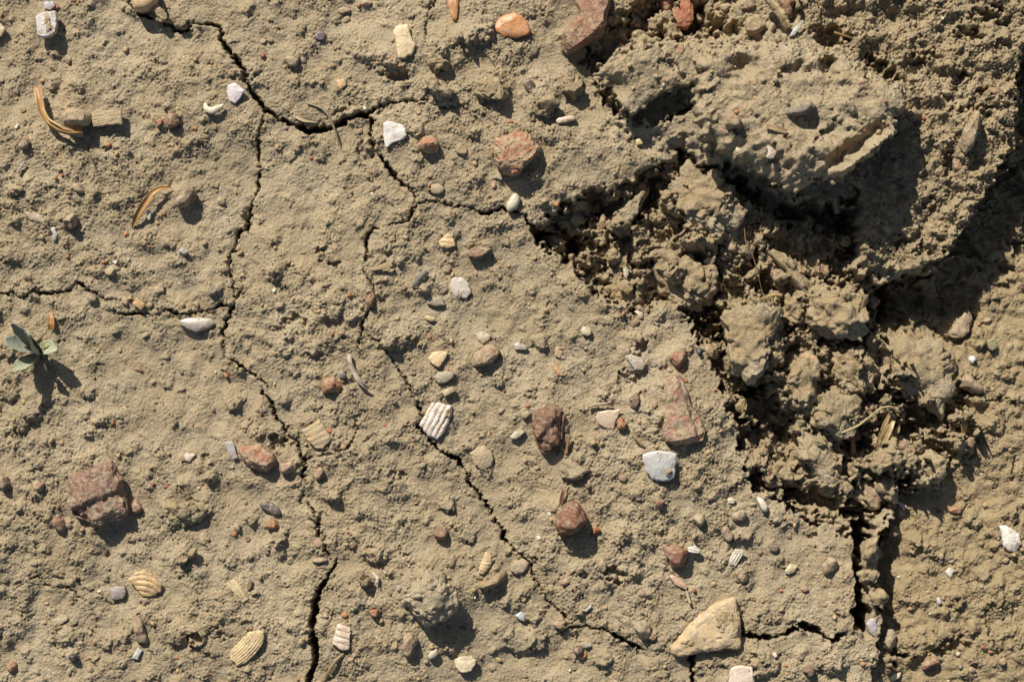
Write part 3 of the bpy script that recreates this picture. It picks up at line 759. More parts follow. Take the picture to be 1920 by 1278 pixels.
PLT('shell_fragment', 'shell', 'mother of pearl shell flake with an orange corner, middle right', '1115,781 1122,773 1132,769 1155,768 1166,764 1160,778 1154,792 1152,806 1135,803 1121,793', 4, (214, 190, 160), 'nacre', dome=.1, growth=(1165, 764), tilt=(.05, -.15), dust=.08, lift=7)
PLT('shell_fragment', 'shell', 'silvery round nacre shell flake in the upper middle', '843,534 846,525 851,520 868,520 878,530 881,541 885,548 873,560 860,558 850,553', 4, (210, 198, 182), 'nacre', dome=.1, growth=(862, 505), tilt=(0, -.08), dust=.12, lift=4)
PLT('shell_fragment', 'shell', 'glossy grey white curved shell half buried below the left horizontal crack', '333,601 353,595 378,595 400,598 405,606 388,617 367,623 349,616 337,609', 9, (196, 184, 166), 'nacre', dome=.3, growth=(370, 570), tilt=(0, -.12), dust=.22, lift=5)
PLT('shell_fragment', 'shell', 'triangular orange and cream shell chip in the middle', '801,672 812,660 826,658 841,658 838,668 823,690 809,681', 6, (222, 194, 148), dome=.1, growth=(845, 655), dust=.14, lift=5)
PLT('shell_fragment', 'shell', 'white coiled shell with a spiral whorl near the right edge', '1873,984 1884,984 1893,987 1903,993 1911,1001 1916,1019 1909,1028 1902,1036 1891,1032 1881,1026 1877,1004', 9, (226, 220, 206), dome=.3, spiral=.7, nr=30, na=110, dust=.1, lift=6, amp=.8)
PLT('shell_fragment', 'shell', 'square white shell block with rounded corners and dirt spots, top left', '68,31 77,25 90,22 103,20 108,27 108,44 107,57 102,67 83,72 71,69 68,50', 17, (210, 202, 194), dome=.06, growth=(88, -80), dust=.3, lift=14, soften=1, mud=(('84,34 92,32 98,40 97,56 90,62 86,52', 3, 9),))
PLT('shell_fragment', 'shell', 'small lilac shell chip just above the square white block', '80,6 90,2 103,4 104,12 95,20 84,18', 6, (176, 166, 166), dome=.15, dust=.2, lift=4)
PLT('shell_fragment', 'shell', 'beige shell cut by the left edge near the top', '-14,44 2,43 11,55 4,68 -12,74', 7, (204, 188, 152), dome=.1, dust=.15, lift=10)
PLT('shell_fragment', 'shell', 'diamond shaped bright white shell chip against the upper crack', '424,172 427,160 441,155 460,170 452,182 441,195 430,190', 4, (222, 212, 208), 'nacre', dome=.1, growth=(425, 200), tilt=(.1, -.1), dust=.1, lift=5)
STR('shell_fragment', 'shell', 'white crescent shaped shell sliver left of the diamond white chip', [(385, 194, 10), (388, 205, 14), (398, 209, 15), (410, 203, 13), (420, 197, 9)], 6.5, (214, 202, 172), 'shell', cup=-.4, lobes=[.4, .9, 1, .8, .35], thick=4)
PLT('shell_fragment', 'shell', 'cream white flat block near the bottom, right of the pinkish stone', '850,1237 858,1232 868,1229 888,1230 894,1240 886,1255 870,1262 857,1256', 9, (218, 202, 168), dome=.06, dust=.14, lift=6, soften=1)
PLT('shell_fragment', 'shell', 'pinkish white shell plate cut by the bottom edge under the fin shaped stone', '1365,1292 1367,1268 1369,1251 1386,1246 1410,1250 1414,1270 1416,1292', 6, (222, 204, 182), dome=.05, dust=.08, lift=4)
PLT('shell_fragment', 'shell', 'striped orange and grey cone shell tip in the lower middle', '896,1072 902,1052 911,1032 922,1040 922,1058 914,1070 903,1079', 8, (206, 180, 134), dome=.3, ribs=('lin', 7, 8, 1.3, .1), dust=.2, lift=3)
LMP('shell_fragment', 'shell', 'white drop shaped shell on the plate rim near the trench', '1417,931 1427,932 1435,939 1440,950 1438,960 1429,958 1422,946', 16, (222, 210, 188), 'flint', box=.65, dust=.06, lift=.5, fine=0, amp=.4)
PLT('shell_fragment', 'shell', 'small cream square shell chip left of the white drop shaped shell', '1364,934 1372,931 1379,936 1376,944 1365,943', 5, (210, 198, 166), ribs=('lin', 3, 10, .8, 0), dust=.15, lift=3, nr=14, na=50)
PLT('shell_fragment', 'shell', 'pale pink elongated shell below the dark red split stone', '1253,1078 1262,1077 1276,1085 1291,1100 1287,1106 1266,1096', 6, (206, 168, 142), 'nacre', dome=.2, dust=.25, lift=4)
PLT('shell_fragment', 'shell', 'violet grey shell wedged upright at the bottom of the trench', '1623,1168 1631,1160 1641,1157 1645,1178 1641,1195 1632,1186', 5, (190, 180, 178), growth=(1640, 1220), dust=.1, lift=62, tilt=(.1, -.2))
PLT('shell_fragment', 'shell', 'small white angular chip on the smooth lower right ground', '1772,1071 1780,1062 1788,1068 1783,1084 1776,1078', 5, (214, 208, 188), dust=.1, lift=4)
PLT('shell_fragment', 'shell', 'small lilac chip casting a shadow on the lower right ground', '1755,1121 1762,1118 1766,1130 1759,1134', 5, (196, 188, 188), dust=.08, lift=6)
PLT('shell_fragment', 'shell', 'pink sliver of shell beside the tan triangular stone wedge', '1682,938 1692,942 1703,950 1695,956 1687,948', 5, (190, 164, 150), dust=.15, lift=6)
PLT('shell_fragment', 'shell', 'yellowish translucent chip on the mud block left of the trench', '1470,1071 1476,1062 1483,1055 1496,1060 1490,1072 1478,1077', 5, (204, 188, 146), 'nacre', dust=.15, lift=5, tilt=(0, -.1))
PLT('shell_fragment', 'shell', 'white chip near the bottom edge, lower left of the dark speckled pebble', '1448,1224 1455,1222 1458,1230 1452,1233', 3, (220, 208, 190), dust=.1, lift=3)
PLT('shell_fragment', 'shell', 'cream curled chip at the bottom edge below the trench', '1667,1271 1676,1263 1690,1259 1687,1270 1674,1277', 4, (206, 190, 150), dust=.2, lift=6, dome=.2)
PLT('shell_fragment', 'shell', 'lilac grey wedge shell left of the worn red and tan stone', '420,828 437,827 446,858 437,862 425,842', 4, (180, 174, 172), 'nacre', dome=.05, dust=.12, lift=5, tilt=(.1, -.1))
PLT('shell_fragment', 'shell', 'small pale pink shell chip above the large red rock', '345,853 350,848 368,851 356,866 348,863', 4, (208, 188, 170), dust=.12, lift=3)
PLT('shell_fragment', 'shell', 'grey white hook shaped shell above the left horizontal crack', '92,427 104,424 108,440 105,452 98,450 100,438', 4, (188, 184, 178), 'nacre', dust=.15, lift=3)
PLT('shell_fragment', 'shell', 'faint pinkish shell pressed flat into the mud at left', '44,398 58,394 80,404 88,420 70,416 56,412', 3, (192, 172, 152), 'nacre', dust=.5, lift=1)
PLT('shell_fragment', 'shell', 'white elongated chip touching the dry bent leaf', '274,395 279,392 284,399 282,413 277,413', 6, (200, 194, 182), dust=.15, lift=5)
PLT('shell_fragment', 'shell', 'thin pale grey sliver standing near the left edge', '44,301 47,303 38,318 33,326 31,323', 4, (188, 182, 162), dust=.1, lift=7)
PLT('shell_fragment', 'shell', 'white triangular chip with a dark side above the left cracks', '334,472 345,461 354,474 345,478', 6, (206, 196, 178), dust=.2, lift=6, tilt=(0, -.3))
PLT('shell_fragment', 'shell', 'bright white tiny chip above the dull pink embedded stone', '210,490 221,488 217,496', 3, (228, 222, 210), dust=.05, lift=4)
PLT('shell_fragment', 'shell', 'small square tan brown plate chip lying over the left horizontal crack', '247,569 257,557 273,570 265,583', 4, (196, 158, 108), dust=.2, lift=7, tilt=(.05, -.1))
PLT('shell_fragment', 'shell', 'faint mud coloured square plate above the glossy curved shell', '287,541 305,529 308,546 291,550', 4, (176, 154, 116), dust=.4, lift=3)
PLT('shell_fragment', 'shell', 'grey tan oblong chip left of the silvery nacre flake', '799,569 803,558 829,556 835,572 815,574', 6, (168, 156, 128), 'nacre', dust=.35, lift=6, tilt=(0, -.1))
PLT('shell_fragment', 'shell', 'small yellowish oval chip below the grey tan oblong chip', ell(806, 597, 12, 5, 12, jit=.05), 4, (188, 172, 120), 'nacre', dome=.2, dust=.15, lift=4)
PLT('shell_fragment', 'shell', 'mud coated shell valve below the triangular orange shell chip', '812,707 822,697 836,695 852,697 851,708 836,718 822,719', 8, (166, 156, 132), dome=.25, growth=(830, 680), dust=.42, lift=7)
PLT('shell_fragment', 'shell', 'small tan pointed chip under the mud coated shell valve', '829,735 840,726 852,724 853,733 843,739 834,744', 6, (186, 168, 128), dust=.3, lift=8)
PLT('shell_fragment', 'shell', 'little grey snail shell above the crumbly orange lump', '633,700 638,692 645,694 649,704 646,711 637,709', 6, (136, 130, 122), dome=.4, spiral=1.2, dust=.2, lift=2)
PLT('shell_fragment', 'shell', 'embedded grey white shell lumps in the mud right of the orange streaks', '1172,667 1184,663 1205,672 1211,684 1206,694 1190,694 1182,682', 8, (190, 186, 174), 'nacre', dome=.2, wav=3, dust=.48, lift=3)
PLT('shell_fragment', 'shell', 'orange tan shell sliver embedded left of centre of the right plate', '1032,683 1038,679 1048,688 1059,705 1052,706 1040,697', 5, (196, 152, 104), dome=.1, dust=.3, lift=2)
PLT('shell_fragment', 'shell', 'faint orange shell patch in the mud above the orange tan sliver', '1040,652 1048,648 1056,660 1050,672 1040,668', 4, (196, 156, 112), dust=.5, lift=1)
PLT('shell_fragment', 'shell', 'small curled white shell near the crumbly rim, upper right plate', '1188,583 1198,581 1205,586 1206,596 1199,598 1195,590', 4, (204, 186, 156), dome=.3, dust=.2, lift=5)
PLT('shell_fragment', 'shell', 'round cream shell disc on a mud bump, middle of the right plate', ell(1099, 620, 10, 9), 6, (206, 190, 154), dome=.2, dust=.3, lift=8)
PLT('shell_fragment', 'shell', 'white holed shell standing in the crumbly soil above the plate rim', '1168,503 1174,499 1179,505 1179,517 1173,524 1169,516', 6, (206, 196, 170), dome=.2, dust=.2, lift=14, tilt=(0, -.2))
PLT('shell_fragment', 'shell', 'curved tan shell rim bulging from the mud beside the diagonal crack', '880,850 893,838 908,834 922,846 926,860 922,874 906,882 890,872', 6, (178, 156, 118), dome=.25, growth=(880, 880), dust=.5, lift=5, tilt=(-.05, -.05))
PLT('shell_fragment', 'shell', 'grey purple square shell chip left of the tan ribbed cockle', '203,1103 214,1099 235,1097 237,1110 231,1123 210,1124', 5, (158, 146, 138), 'nacre', dust=.25, lift=4)
PLT('shell_fragment', 'shell', 'bluish white chip near the bottom left, under the pointed brown stone', '247,1233 253,1222 259,1213 267,1218 258,1236', 3, (198, 196, 190), 'nacre', dust=.15, lift=2)
PLT('shell_fragment', 'shell', 'faint cream shell pressed in the mud at lower left', '103,1163 110,1150 126,1153 128,1161 110,1173', 4, (194, 176, 136), dust=.4, lift=2, dome=.1)
PLT('shell_fragment', 'shell', 'blue grey shell chip at the lower middle, left of the crack bend', '965,1153 977,1145 984,1150 984,1165 974,1161', 4, (180, 184, 184), 'nacre', dust=.1, lift=3)
PLT('shell_fragment', 'shell', 'grey curved sliver shell above the flat pinkish embedded stone', '1090,1143 1098,1141 1109,1131 1110,1137 1099,1147', 5, (184, 178, 162), 'nacre', dome=.2, dust=.2, lift=3)
PLT('shell_fragment', 'shell', 'elongated cream shell stub below the chips left of the ledge', '1041,225 1049,220 1064,217 1077,217 1081,224 1062,231 1044,233', 9, (200, 178, 150), dome=.3, dust=.2, lift=4)
PLT('shell_fragment', 'shell', 'pale yellow square flake on the slope left of the big clod', '1191,262 1202,259 1206,270 1194,273', 4, (200, 184, 128), 'nacre', dust=.15, lift=3)
PLT('shell_fragment', 'shell', 'white speckled pair of chips left of the chocolate brown stone', '955,820 964,808 976,804 986,808 978,816 966,824', 6, (200, 188, 158), dust=.4, lift=4, wav=2)
PLT('shell_fragment', 'shell', 'grey white bladed sliver at the top right beside the bleached stick', '1508,37 1500,54 1488,68 1479,70 1486,57 1498,44', 5, (186, 186, 178), 'nacre', dust=.1, lift=12, dome=.1)
PLT('shell_fragment', 'shell', 'little grey chip left of the orange tan shell sliver', '960,645 972,640 990,650 986,656 966,656', 6, (182, 172, 150), 'nacre', dust=.3, lift=3)
PLT('shell_fragment', 'shell', 'white hooked bit beside a brown round nodule, lower middle left', '694,1071 702,1072 711,1082 710,1093 702,1095 706,1084', 5, (216, 206, 188), dust=.1, lift=8)
PLT('shell_fragment', 'shell', 'tan leaf shaped flake on the crumbly heap in the middle of the hollow', '1500,664 1516,660 1532,668 1535,680 1516,688 1504,678', 4, (192, 158, 114), dust=.3, lift=10, tilt=(.1, -.1))
STR('shell_fragment', 'shell', 'twisted grey brown shell strip below the middle crack', [(655, 663, 10), (659, 680, 17), (666, 698, 14), (677, 715, 19), (692, 728, 15)], 6, (176, 160, 140), 'shell', roll=[10, 60, 20, 55, 30], cup=.5, thick=3, lobes=[.6, 1, .8, 1, .5])
STR('shell_fragment', 'shell', 'pale cream curved sliver lying in the thick upper crack', [(532, 202, 2), (545, 212, 2), (570, 224, 3), (597, 229, 0)], 5, (206, 186, 146), 'shell', roll=20, cup=.4, thick=3)

# --- wood, straw, roots, dry leaves
STR('dry_leaf', 'dry leaf', 'curled orange brown dry leaf bent round the mud coated stone',
    [(72, 163, 12), (78, 185, 22), (82, 210, 26), (92, 230, 28), (115, 246, 34), (140, 251, 38), (158, 246, 30)], 8, (184, 140, 82), 'dry', roll=[15, 5, -25, -50, -55, -40, -20], cup=.55, n=46, lobes=[.75, .9, .85, .8, .75, .6, .9], extra=[
        ('blade', [(88, 226, 26), (104, 242, 27), (130, 252, 30), (150, 256, 34), (160, 255, 28)], 4.2, dict(roll=[10, 30, 35, 10], cup=.5, lobes=[.5, .8, .7, .6, 1.0])),
        ('blade', [(84, 205, 26), (97, 227, 33), (118, 239, 40), (140, 246, 42)], 2.6, dict(roll=[-40, -60, -60], cup=.4, lobes=[.6, 1, .8, .3]))])
STR('dry_leaf', 'dry leaf', 'narrow bent orange dry leaf on the left, beside the brown angular stone',
    [(322, 352, 6), (303, 353, 16), (288, 362, 20), (272, 384, 20), (259, 405, 16), (249, 427, 5)], 6.5, (190, 140, 78), 'dry', roll=[10, 0, -15, -15, -5], cup=.5, n=40, lobes=[.2, .6, .9, 1, .9, .3])
STR('dry_leaf', 'dry leaf', 'small upright brown dry leaf tip above the green seedling', [(97, 584, 5), (98, 596, 10), (98, 608, 11), (97, 618, 6)], 7, (176, 124, 64), 'dry', cup=.4, lobes=[.1, .7, 1, .8])
STR('dry_leaf', 'dry leaf', 'wide yellow dry leaf in the tuft of straw, right side of the hollow', [(1672, 783, 30), (1664, 800, 36), (1656, 815, 34), (1652, 830, 26)], 8, (190, 164, 118), 'dry', roll=[20, -10, 10], cup=.4, lobes=[.5, .7, .9, 1])
STR('dry_leaf', 'dry leaf', 'thin tan dry leaf in the tuft of straw, leaning to the left', [(1666, 770, 34), (1655, 795, 32), (1644, 825, 22), (1640, 845, 12)], 5, (164, 134, 92), 'dry', roll=[30, 10, -20], cup=.4, lobes=[.5, 1, .8, .4])
STR('dry_leaf', 'dry leaf', 'short orange dry leaf in the tuft of straw, on its right', [(1682, 792, 30), (1677, 806, 30), (1670, 818, 24)], 6, (158, 124, 82), 'dry', roll=[-30, -10], cup=.4, lobes=[.3, 1, .4])
STR('dry_leaf', 'dry leaf', 'upright narrow brown dry stalk leaf left of the straw tuft', [(1596, 808, 44), (1594, 825, 40), (1595, 845, 34), (1598, 868, 26)], 6, (156, 114, 70), 'dry', roll=[10, -20, 0], cup=.5, lobes=[.3, .7, 1, .6])
STR('dry_leaf', 'dry leaf', 'yellowish dry scrap on the rim below the reddish brown stone', [(1806, 778, 16), (1804, 795, 20), (1806, 812, 12)], 7, (190, 158, 96), 'dry', cup=.3, lobes=[.4, 1, .6])
STR('dry_leaf', 'dry leaf', 'thin dark brown blade under the mud flake, lower middle', [(1062, 902, 8), (1056, 920, 14), (1052, 942, 8), (1049, 958, 2)], 4, (120, 88, 60), 'dry', roll=[30, 10], cup=.3)
TUB('straw', 'straw', 'arched pale straw over the straw tuft in the hollow', [(1572, 810, 40), (1600, 798, 46), (1626, 778, 52), (1645, 762, 56), (1664, 760, 54), (1672, 766, 46)], [2.2, 2.6, 2, 1.4], (198, 176, 130))
STR('wood_chip', 'wood chip', 'grey brown splintered wood chip right of the curled dry leaf', [(174, 226, 12), (195, 223, 17), (215, 220, 20), (231, 219, 20)], 14, (172, 154, 122), 'wood', cup=-.12, n=26, m=15, lobes=[.9, 1, 1.05, 1.1, 1.15], thick=7, fray=.9, roll=[-8, -10])
STR('wood_chip', 'wood chip', 'cream split wood chip at lower left, right of the raised mud flake', [(433, 1088, 7), (446, 1103, 10), (462, 1126, 6)], 9, (206, 186, 144), 'wood', n=22, m=13, lobes=[.8, 1, 1, .8], thick=4, fray=.5)
STR('wood_chip', 'wood chip', 'small grey brown sliver of wood right of the cream split chip', [(471, 1086, 6), (466, 1104, 6)], 4, (136, 116, 92), 'wood', lobes=[.6, 1, .7], thick=4)
STR('bark_chip', 'bark chip', 'dark grey curled bark sliver in the upper middle', [(800, 508, 9), (789, 520, 14), (780, 533, 12), (773, 539, 5)], 6.5, (134, 126, 114), 'wood', roll=[-10, -25, -10], cup=-.4, lobes=[.7, 1, .9, .4], thick=4)
TUB('stick', 'stick', 'bleached stick stub poking in at the top edge, right of centre', [(1430, -8, 34), (1447, 12, 36), (1462, 34, 34), (1475, 56, 26)], [8.5, 9, 8.5, 7.5], (186, 164, 126), m=10)
TUB('stick', 'stick', 'short dark stick pointing down from beneath the big clod', [(1562, 342, 8), (1565, 362, 2), (1569, 384, -6), (1573, 398, -12)], [8, 8.5, 8, 7], (150, 132, 104), m=9)
TUB('twig', 'twig', 'thin bent grey twig crossing the thick upper crack', [(575, 194, 3), (590, 198, 7), (604, 203, 9), (615, 214, 11), (625, 236, 9), (634, 260, 6), (636, 274, 2)], [1.6, 2.4, 2.2, 2.0, 1.2], (150, 132, 104))
TUB('twig', 'twig', 'short pale stick beside the mother of pearl shell', [(1102, 762, 9), (1118, 757, 13), (1133, 757, 12), (1146, 754, 7)], [2.5, 3.4, 3, 2], (170, 150, 118))
TUB('twig', 'twig', 'short upright straw stub right of the chocolate brown stone', [(1067, 815, 14), (1064, 832, 10), (1062, 850, 4)], [3.6, 3.4, 3], (164, 128, 84))
TUB('twig', 'twig', 'faint root fibre hanging at the upper plate, left of the ledge', [(902, 92, 3), (915, 104, 4), (929, 126, 3)], [1.2, 1, .8], (128, 110, 86))
TUB('straw', 'straw', 'dark short stalk below the mud coated stone', [(168, 291, 7), (172, 298, 6), (176, 306, 4), (180, 317, 2)], [2, 1.5, 1.2], (146, 124, 90))
TUB('straw', 'straw', 'fine golden hair straw rising from the hollow under the big clod', [(1388, 372, 26), (1392, 420, 30), (1396, 462, 26), (1410, 480, 22), (1421, 520, 16), (1430, 553, 4)], [.7, .9, .8, .6], (176, 136, 84))
TUB('straw', 'straw', 'pale short stem beside the pale pink elongated shell', [(1286, 1106, 10), (1289, 1117, 12), (1293, 1129, 14)], [2.4, 2.6, 3], (196, 176, 136))
TUB('straw', 'straw', 'thin grey sliver of straw left of the upright white shell', [(1183, 808, 4), (1192, 822, 7), (1206, 836, 6), (1216, 841, 2)], [1.5, 3, 3, 1.5], (180, 158, 122))
TUB('straw', 'straw', 'brown needle lying in the right slab near the top', [(1562, 63, 14), (1580, 69, 16), (1601, 75, 10)], [2.6, 2.4, 1.2], (146, 118, 78))
TUB('straw', 'straw', 'tiny yellow stem sticking up from the heap below the golden hair', [(1424, 561, 12), (1440, 556, 16), (1450, 553, 14), (1466, 553, 8)], [2, 3.4, 3.4, 2.4], (190, 160, 112))
TUB('root', 'root', 'knotted pale root strands at the lower end of the wide crack', [(607, 1278, -4), (616, 1258, 8), (628, 1240, 12), (640, 1228, 10), (648, 1222, 4)], [3, 4, 3.6, 3, 2], (164, 140, 104))
TUB('root', 'root', 'thin brown thread root in the crack at lower right of the seedling', [(700, 505, 3), (716, 502, 6), (735, 497, 6)], [1.5, 2.5, 1.5], (172, 150, 116))
STR('wood_chip', 'wood chip', 'flat tan wood splinter in the mud near the middle crack', [(697, 506, 5), (715, 501, 9), (735, 494, 8)], 6, (176, 154, 118), 'wood', lobes=[.4, .8, 1], thick=4)
STR('wood_chip', 'wood chip', 'short wood splinter in the left face of the big clod', [(1436, 237, 8), (1454, 241, 11), (1474, 248, 8)], 6, (158, 132, 98), 'wood', lobes=[.6, 1, .8], thick=5)
STR('wood_chip', 'wood chip', 'small wood splinter on the right rim of the slab', [(1852, 167, 6), (1866, 171, 9), (1880, 176, 6)], 6, (166, 138, 102), 'wood', lobes=[.5, 1, .8], thick=5)

# --- clods of soil that lie loose
def CLD(label, poly, h, color=SOIL, **kw):
    d = dict(mat='clod', box=.55, top=.55, amp=5, nsize=16, sub=6, fine=.5, lift=.3, facets=5, dust=0, crumb=1.3, soften=0, chunk=25)
    d.update(kw); d['amp'] *= 1.35; d['lift'] *= .6
    LMP('soil_clod', 'soil clod', label, poly, h, color, **d)
CLD('pale greyish clod full of straw bits overhanging its own shadow, bottom middle', '752,1125 763,1114 777,1099 790,1080 802,1069 827,1081 842,1098 854,1115 861,1132 846,1148 827,1163 806,1166 787,1164 765,1147', 64, (184, 168, 138), lift=.8, amp=5, seed=31)
CLD('sandy clod lying below the beige pebble at the top edge', '281,14 300,11 312,24 322,38 336,47 314,46 296,36', 26, (186, 164, 124), seed=2, sub=5)
CLD('small round crumb at the end of the top left shadow', ell(346, 43, 13), 18, (158, 136, 104), seed=5, sub=5, amp=3)
CLD('dark muddy clod right of the large red rock', '300,951 312,940 326,935 345,936 362,940 385,955 374,972 360,985 335,986 312,972', 26, (160, 142, 108), seed=6, amp=6)
CLD('raised thin mud flake throwing a pointed shadow, lower left', '330,1052 346,1038 366,1025 368,1034 362,1046 345,1058', 20, (172, 150, 114), sub=5, seed=8, lift=.5, amp=2, fine=1)
CLD('mud flake with a curled edge below the chocolate brown stone', '1045,878 1054,866 1066,861 1090,874 1112,882 1092,890 1070,896 1056,893', 22, (172, 154, 122), sub=5, seed=9, lift=.4, amp=3)
CLD('round brown nodule next to the white hooked bit', ell(682, 1082, 11, 15), 22, (146, 122, 92), sub=5, seed=10, amp=2, lift=.5)
CLD('lumpy clod under the striped cone shell tip', '893,1099 902,1088 915,1081 930,1074 942,1071 948,1081 938,1096 922,1107 905,1111', 24, (164, 142, 106), seed=11, amp=5)
CLD('knobbly clod above the start of the upper branch crack', '796,151 815,143 838,158 852,186 834,188 818,187 800,172', 30, (168, 146, 112), seed=12, amp=5)
CLD('round crumb with a twig beside the knobbly clod, near the top', ell(820, 122, 15, 13), 20, (160, 138, 104), seed=13, sub=5)
CLD('cracked dark shadowed clod left of the ledge, largest there', '890,172 898,158 908,149 934,149 951,163 944,184 926,190 906,187', 30, (168, 146, 110), seed=14, amp=6)
CLD('small clod with a pale yellow bit, left of the ledge', '1000,196 1008,184 1028,184 1046,196 1040,212 1024,222 1008,214', 26, (170, 146, 110), seed=15, amp=5)
CLD('ragged clod standing directly left of the ledge', '1046,150 1056,136 1078,140 1096,154 1094,172 1080,186 1062,176 1050,166', 32, (168, 146, 110), seed=16, amp=6)
CLD('broad crumbly clod at the crumbly edge, below the middle of the hollow', '1352,592 1386,574 1430,572 1458,588 1466,622 1452,662 1432,698 1404,716 1376,702 1360,660', 64, (169, 145, 107), seed=17, amp=8, nsize=22, lift=.2)
CLD('shaggy clod at the heart of the hollow, under the tan flake', '1474,700 1488,672 1508,660 1532,678 1542,712 1530,748 1504,772 1482,756 1474,728', 60, (169, 145, 107), seed=18, amp=8, nsize=20, lift=.2)
CLD('smooth grey faced clod above the deep trench, larger of the pair', '1519,782 1530,756 1550,737 1580,734 1602,744 1607,776 1598,806 1576,826 1548,818 1526,802', 54, (168, 147, 111), seed=19, amp=5, nsize=24, lift=.3)
CLD('smooth grey clod just below the larger grey faced clod', '1494,822 1508,812 1530,816 1552,828 1570,846 1580,880 1568,902 1546,916 1522,892 1502,862', 52, (176, 155, 122), seed=20, amp=4, nsize=24, lift=.3)
CLD('wide flat topped clod in front of the shaded hollow, right side', '1652,652 1668,632 1692,622 1724,630 1762,642 1794,688 1796,726 1790,760 1762,782 1728,760 1700,742 1672,716 1656,686', 54, (169, 147, 110), seed=21, amp=7, nsize=24, lift=.25)
CLD('ridged clod with grooves at the right rim, above the orange fragment', '1700,882 1706,866 1722,853 1750,848 1776,860 1778,884 1762,898 1738,902 1714,900', 36, (171, 149, 112), seed=22, amp=5, lift=.4)
CLD('small angular clod above the ridged clod', '1706,848 1712,828 1728,824 1736,836 1728,850 1716,854', 26, (169, 146, 109), seed=23, sub=5, lift=.6)
CLD('long smooth clod below the straw tuft', '1636,872 1640,852 1658,836 1682,820 1696,832 1692,850 1672,868 1650,886', 34, (169, 145, 108), seed=24, lift=.4, amp=4)
CLD('crumb of earth holding the brown stalk leaf', '1584,868 1600,860 1616,866 1620,882 1606,892 1588,886', 26, (169, 144, 106), seed=25, sub=5, lift=.5)
CLD('round earthy clod left of the smooth grey clod, on the plate rim', '1424,892 1432,876 1452,868 1476,872 1482,892 1470,912 1446,918 1430,908', 34, (170, 145, 106), seed=26, lift=.3)
CLD('block of earth standing in the middle of the deep trench', '1616,1022 1622,1010 1644,1010 1648,1030 1640,1050 1622,1050 1614,1038', 40, (168, 145, 108), seed=27, sub=5, lift=1.6)
CLD('rough earth lump at the right wall of the deep trench', '1660,982 1670,976 1684,980 1682,998 1668,1004 1660,996', 26, (167, 144, 107), seed=28, sub=5, lift=.6)
CLD('pale crumbly lump in the trench below the standing block', '1612,1078 1622,1066 1640,1060 1650,1074 1640,1090 1622,1092', 30, (172, 148, 110), seed=29, sub=5, lift=1.4)
CLD('small pale lump near the bottom of the trench above the violet shell', '1622,1122 1632,1108 1650,1110 1662,1126 1652,1142 1634,1138', 28, (172, 150, 112), seed=30, sub=5, lift=1.0)
CLD('long clod ridge under the tan triangular stone wedge, on its right', '1640,912 1656,900 1676,906 1684,924 1676,942 1656,938', 34, (168, 146, 110), seed=33, sub=5, lift=.6)
CLD('narrow clod stack inside the dark hole, below the plate crack', '1026,446 1036,436 1056,444 1066,456 1056,470 1036,466', 30, (167, 144, 107), seed=34, sub=5, lift=.3)

CLD('mud coated spike of soil rising from the hollow, left of the big clod', '1138,432 1142,414 1160,392 1182,372 1204,350 1219,344 1223,356 1206,386 1190,408 1176,430 1158,446 1144,444', 52, SOIL, seed=41, amp=5, nsize=18, lift=.6)
CLD('long mud crusted root lump lying across the heap, right of the hollow centre', '1436,470 1444,462 1470,478 1496,502 1520,530 1532,556 1522,562 1500,548 1480,522 1456,494', 40, (171, 148, 111), seed=42, amp=4, nsize=14, lift=.7)
CLD('flat crumbly block with cracked top in the upper hollow', '1258,360 1270,318 1300,312 1340,326 1372,352 1392,390 1380,424 1350,440 1310,430 1276,420 1258,396', 50, (169, 146, 109), seed=43, amp=9, nsize=20, lift=.2)
CLD('broad brown crumbly block below the fine golden hair straw', '1215,500 1240,478 1290,484 1330,500 1352,530 1340,562 1306,584 1268,570 1236,552 1216,528', 46, (169, 145, 107), seed=44, amp=8, nsize=20, lift=.2)
CLD('lump of earth pitted with holes beside the white holed shell', '1136,540 1150,520 1180,524 1200,540 1206,562 1190,580 1160,576 1142,562', 34, (169, 145, 108), seed=45, amp=7, nsize=14, lift=.3)
CLD('blocky heap of earth under the slab lip, right side of the hollow', '1520,560 1546,540 1590,536 1620,556 1628,600 1606,632 1568,640 1536,622 1518,592', 50, (169, 145, 107), seed=46, amp=9, nsize=20, lift=.2)
CLD('ragged earth block between the shaggy clod and the wide flat clod', '1560,660 1590,648 1630,660 1650,690 1640,722 1606,736 1572,722 1556,692', 46, (169, 145, 108), seed=47, amp=8, nsize=18, lift=.2)
CLD('crumbly lump hugging the shaded side of the hollow, above the wide flat clod', '1470,560 1490,545 1516,560 1520,590 1500,612 1474,604 1462,582', 40, (169, 145, 107), seed=48, amp=7, nsize=16, lift=.2)

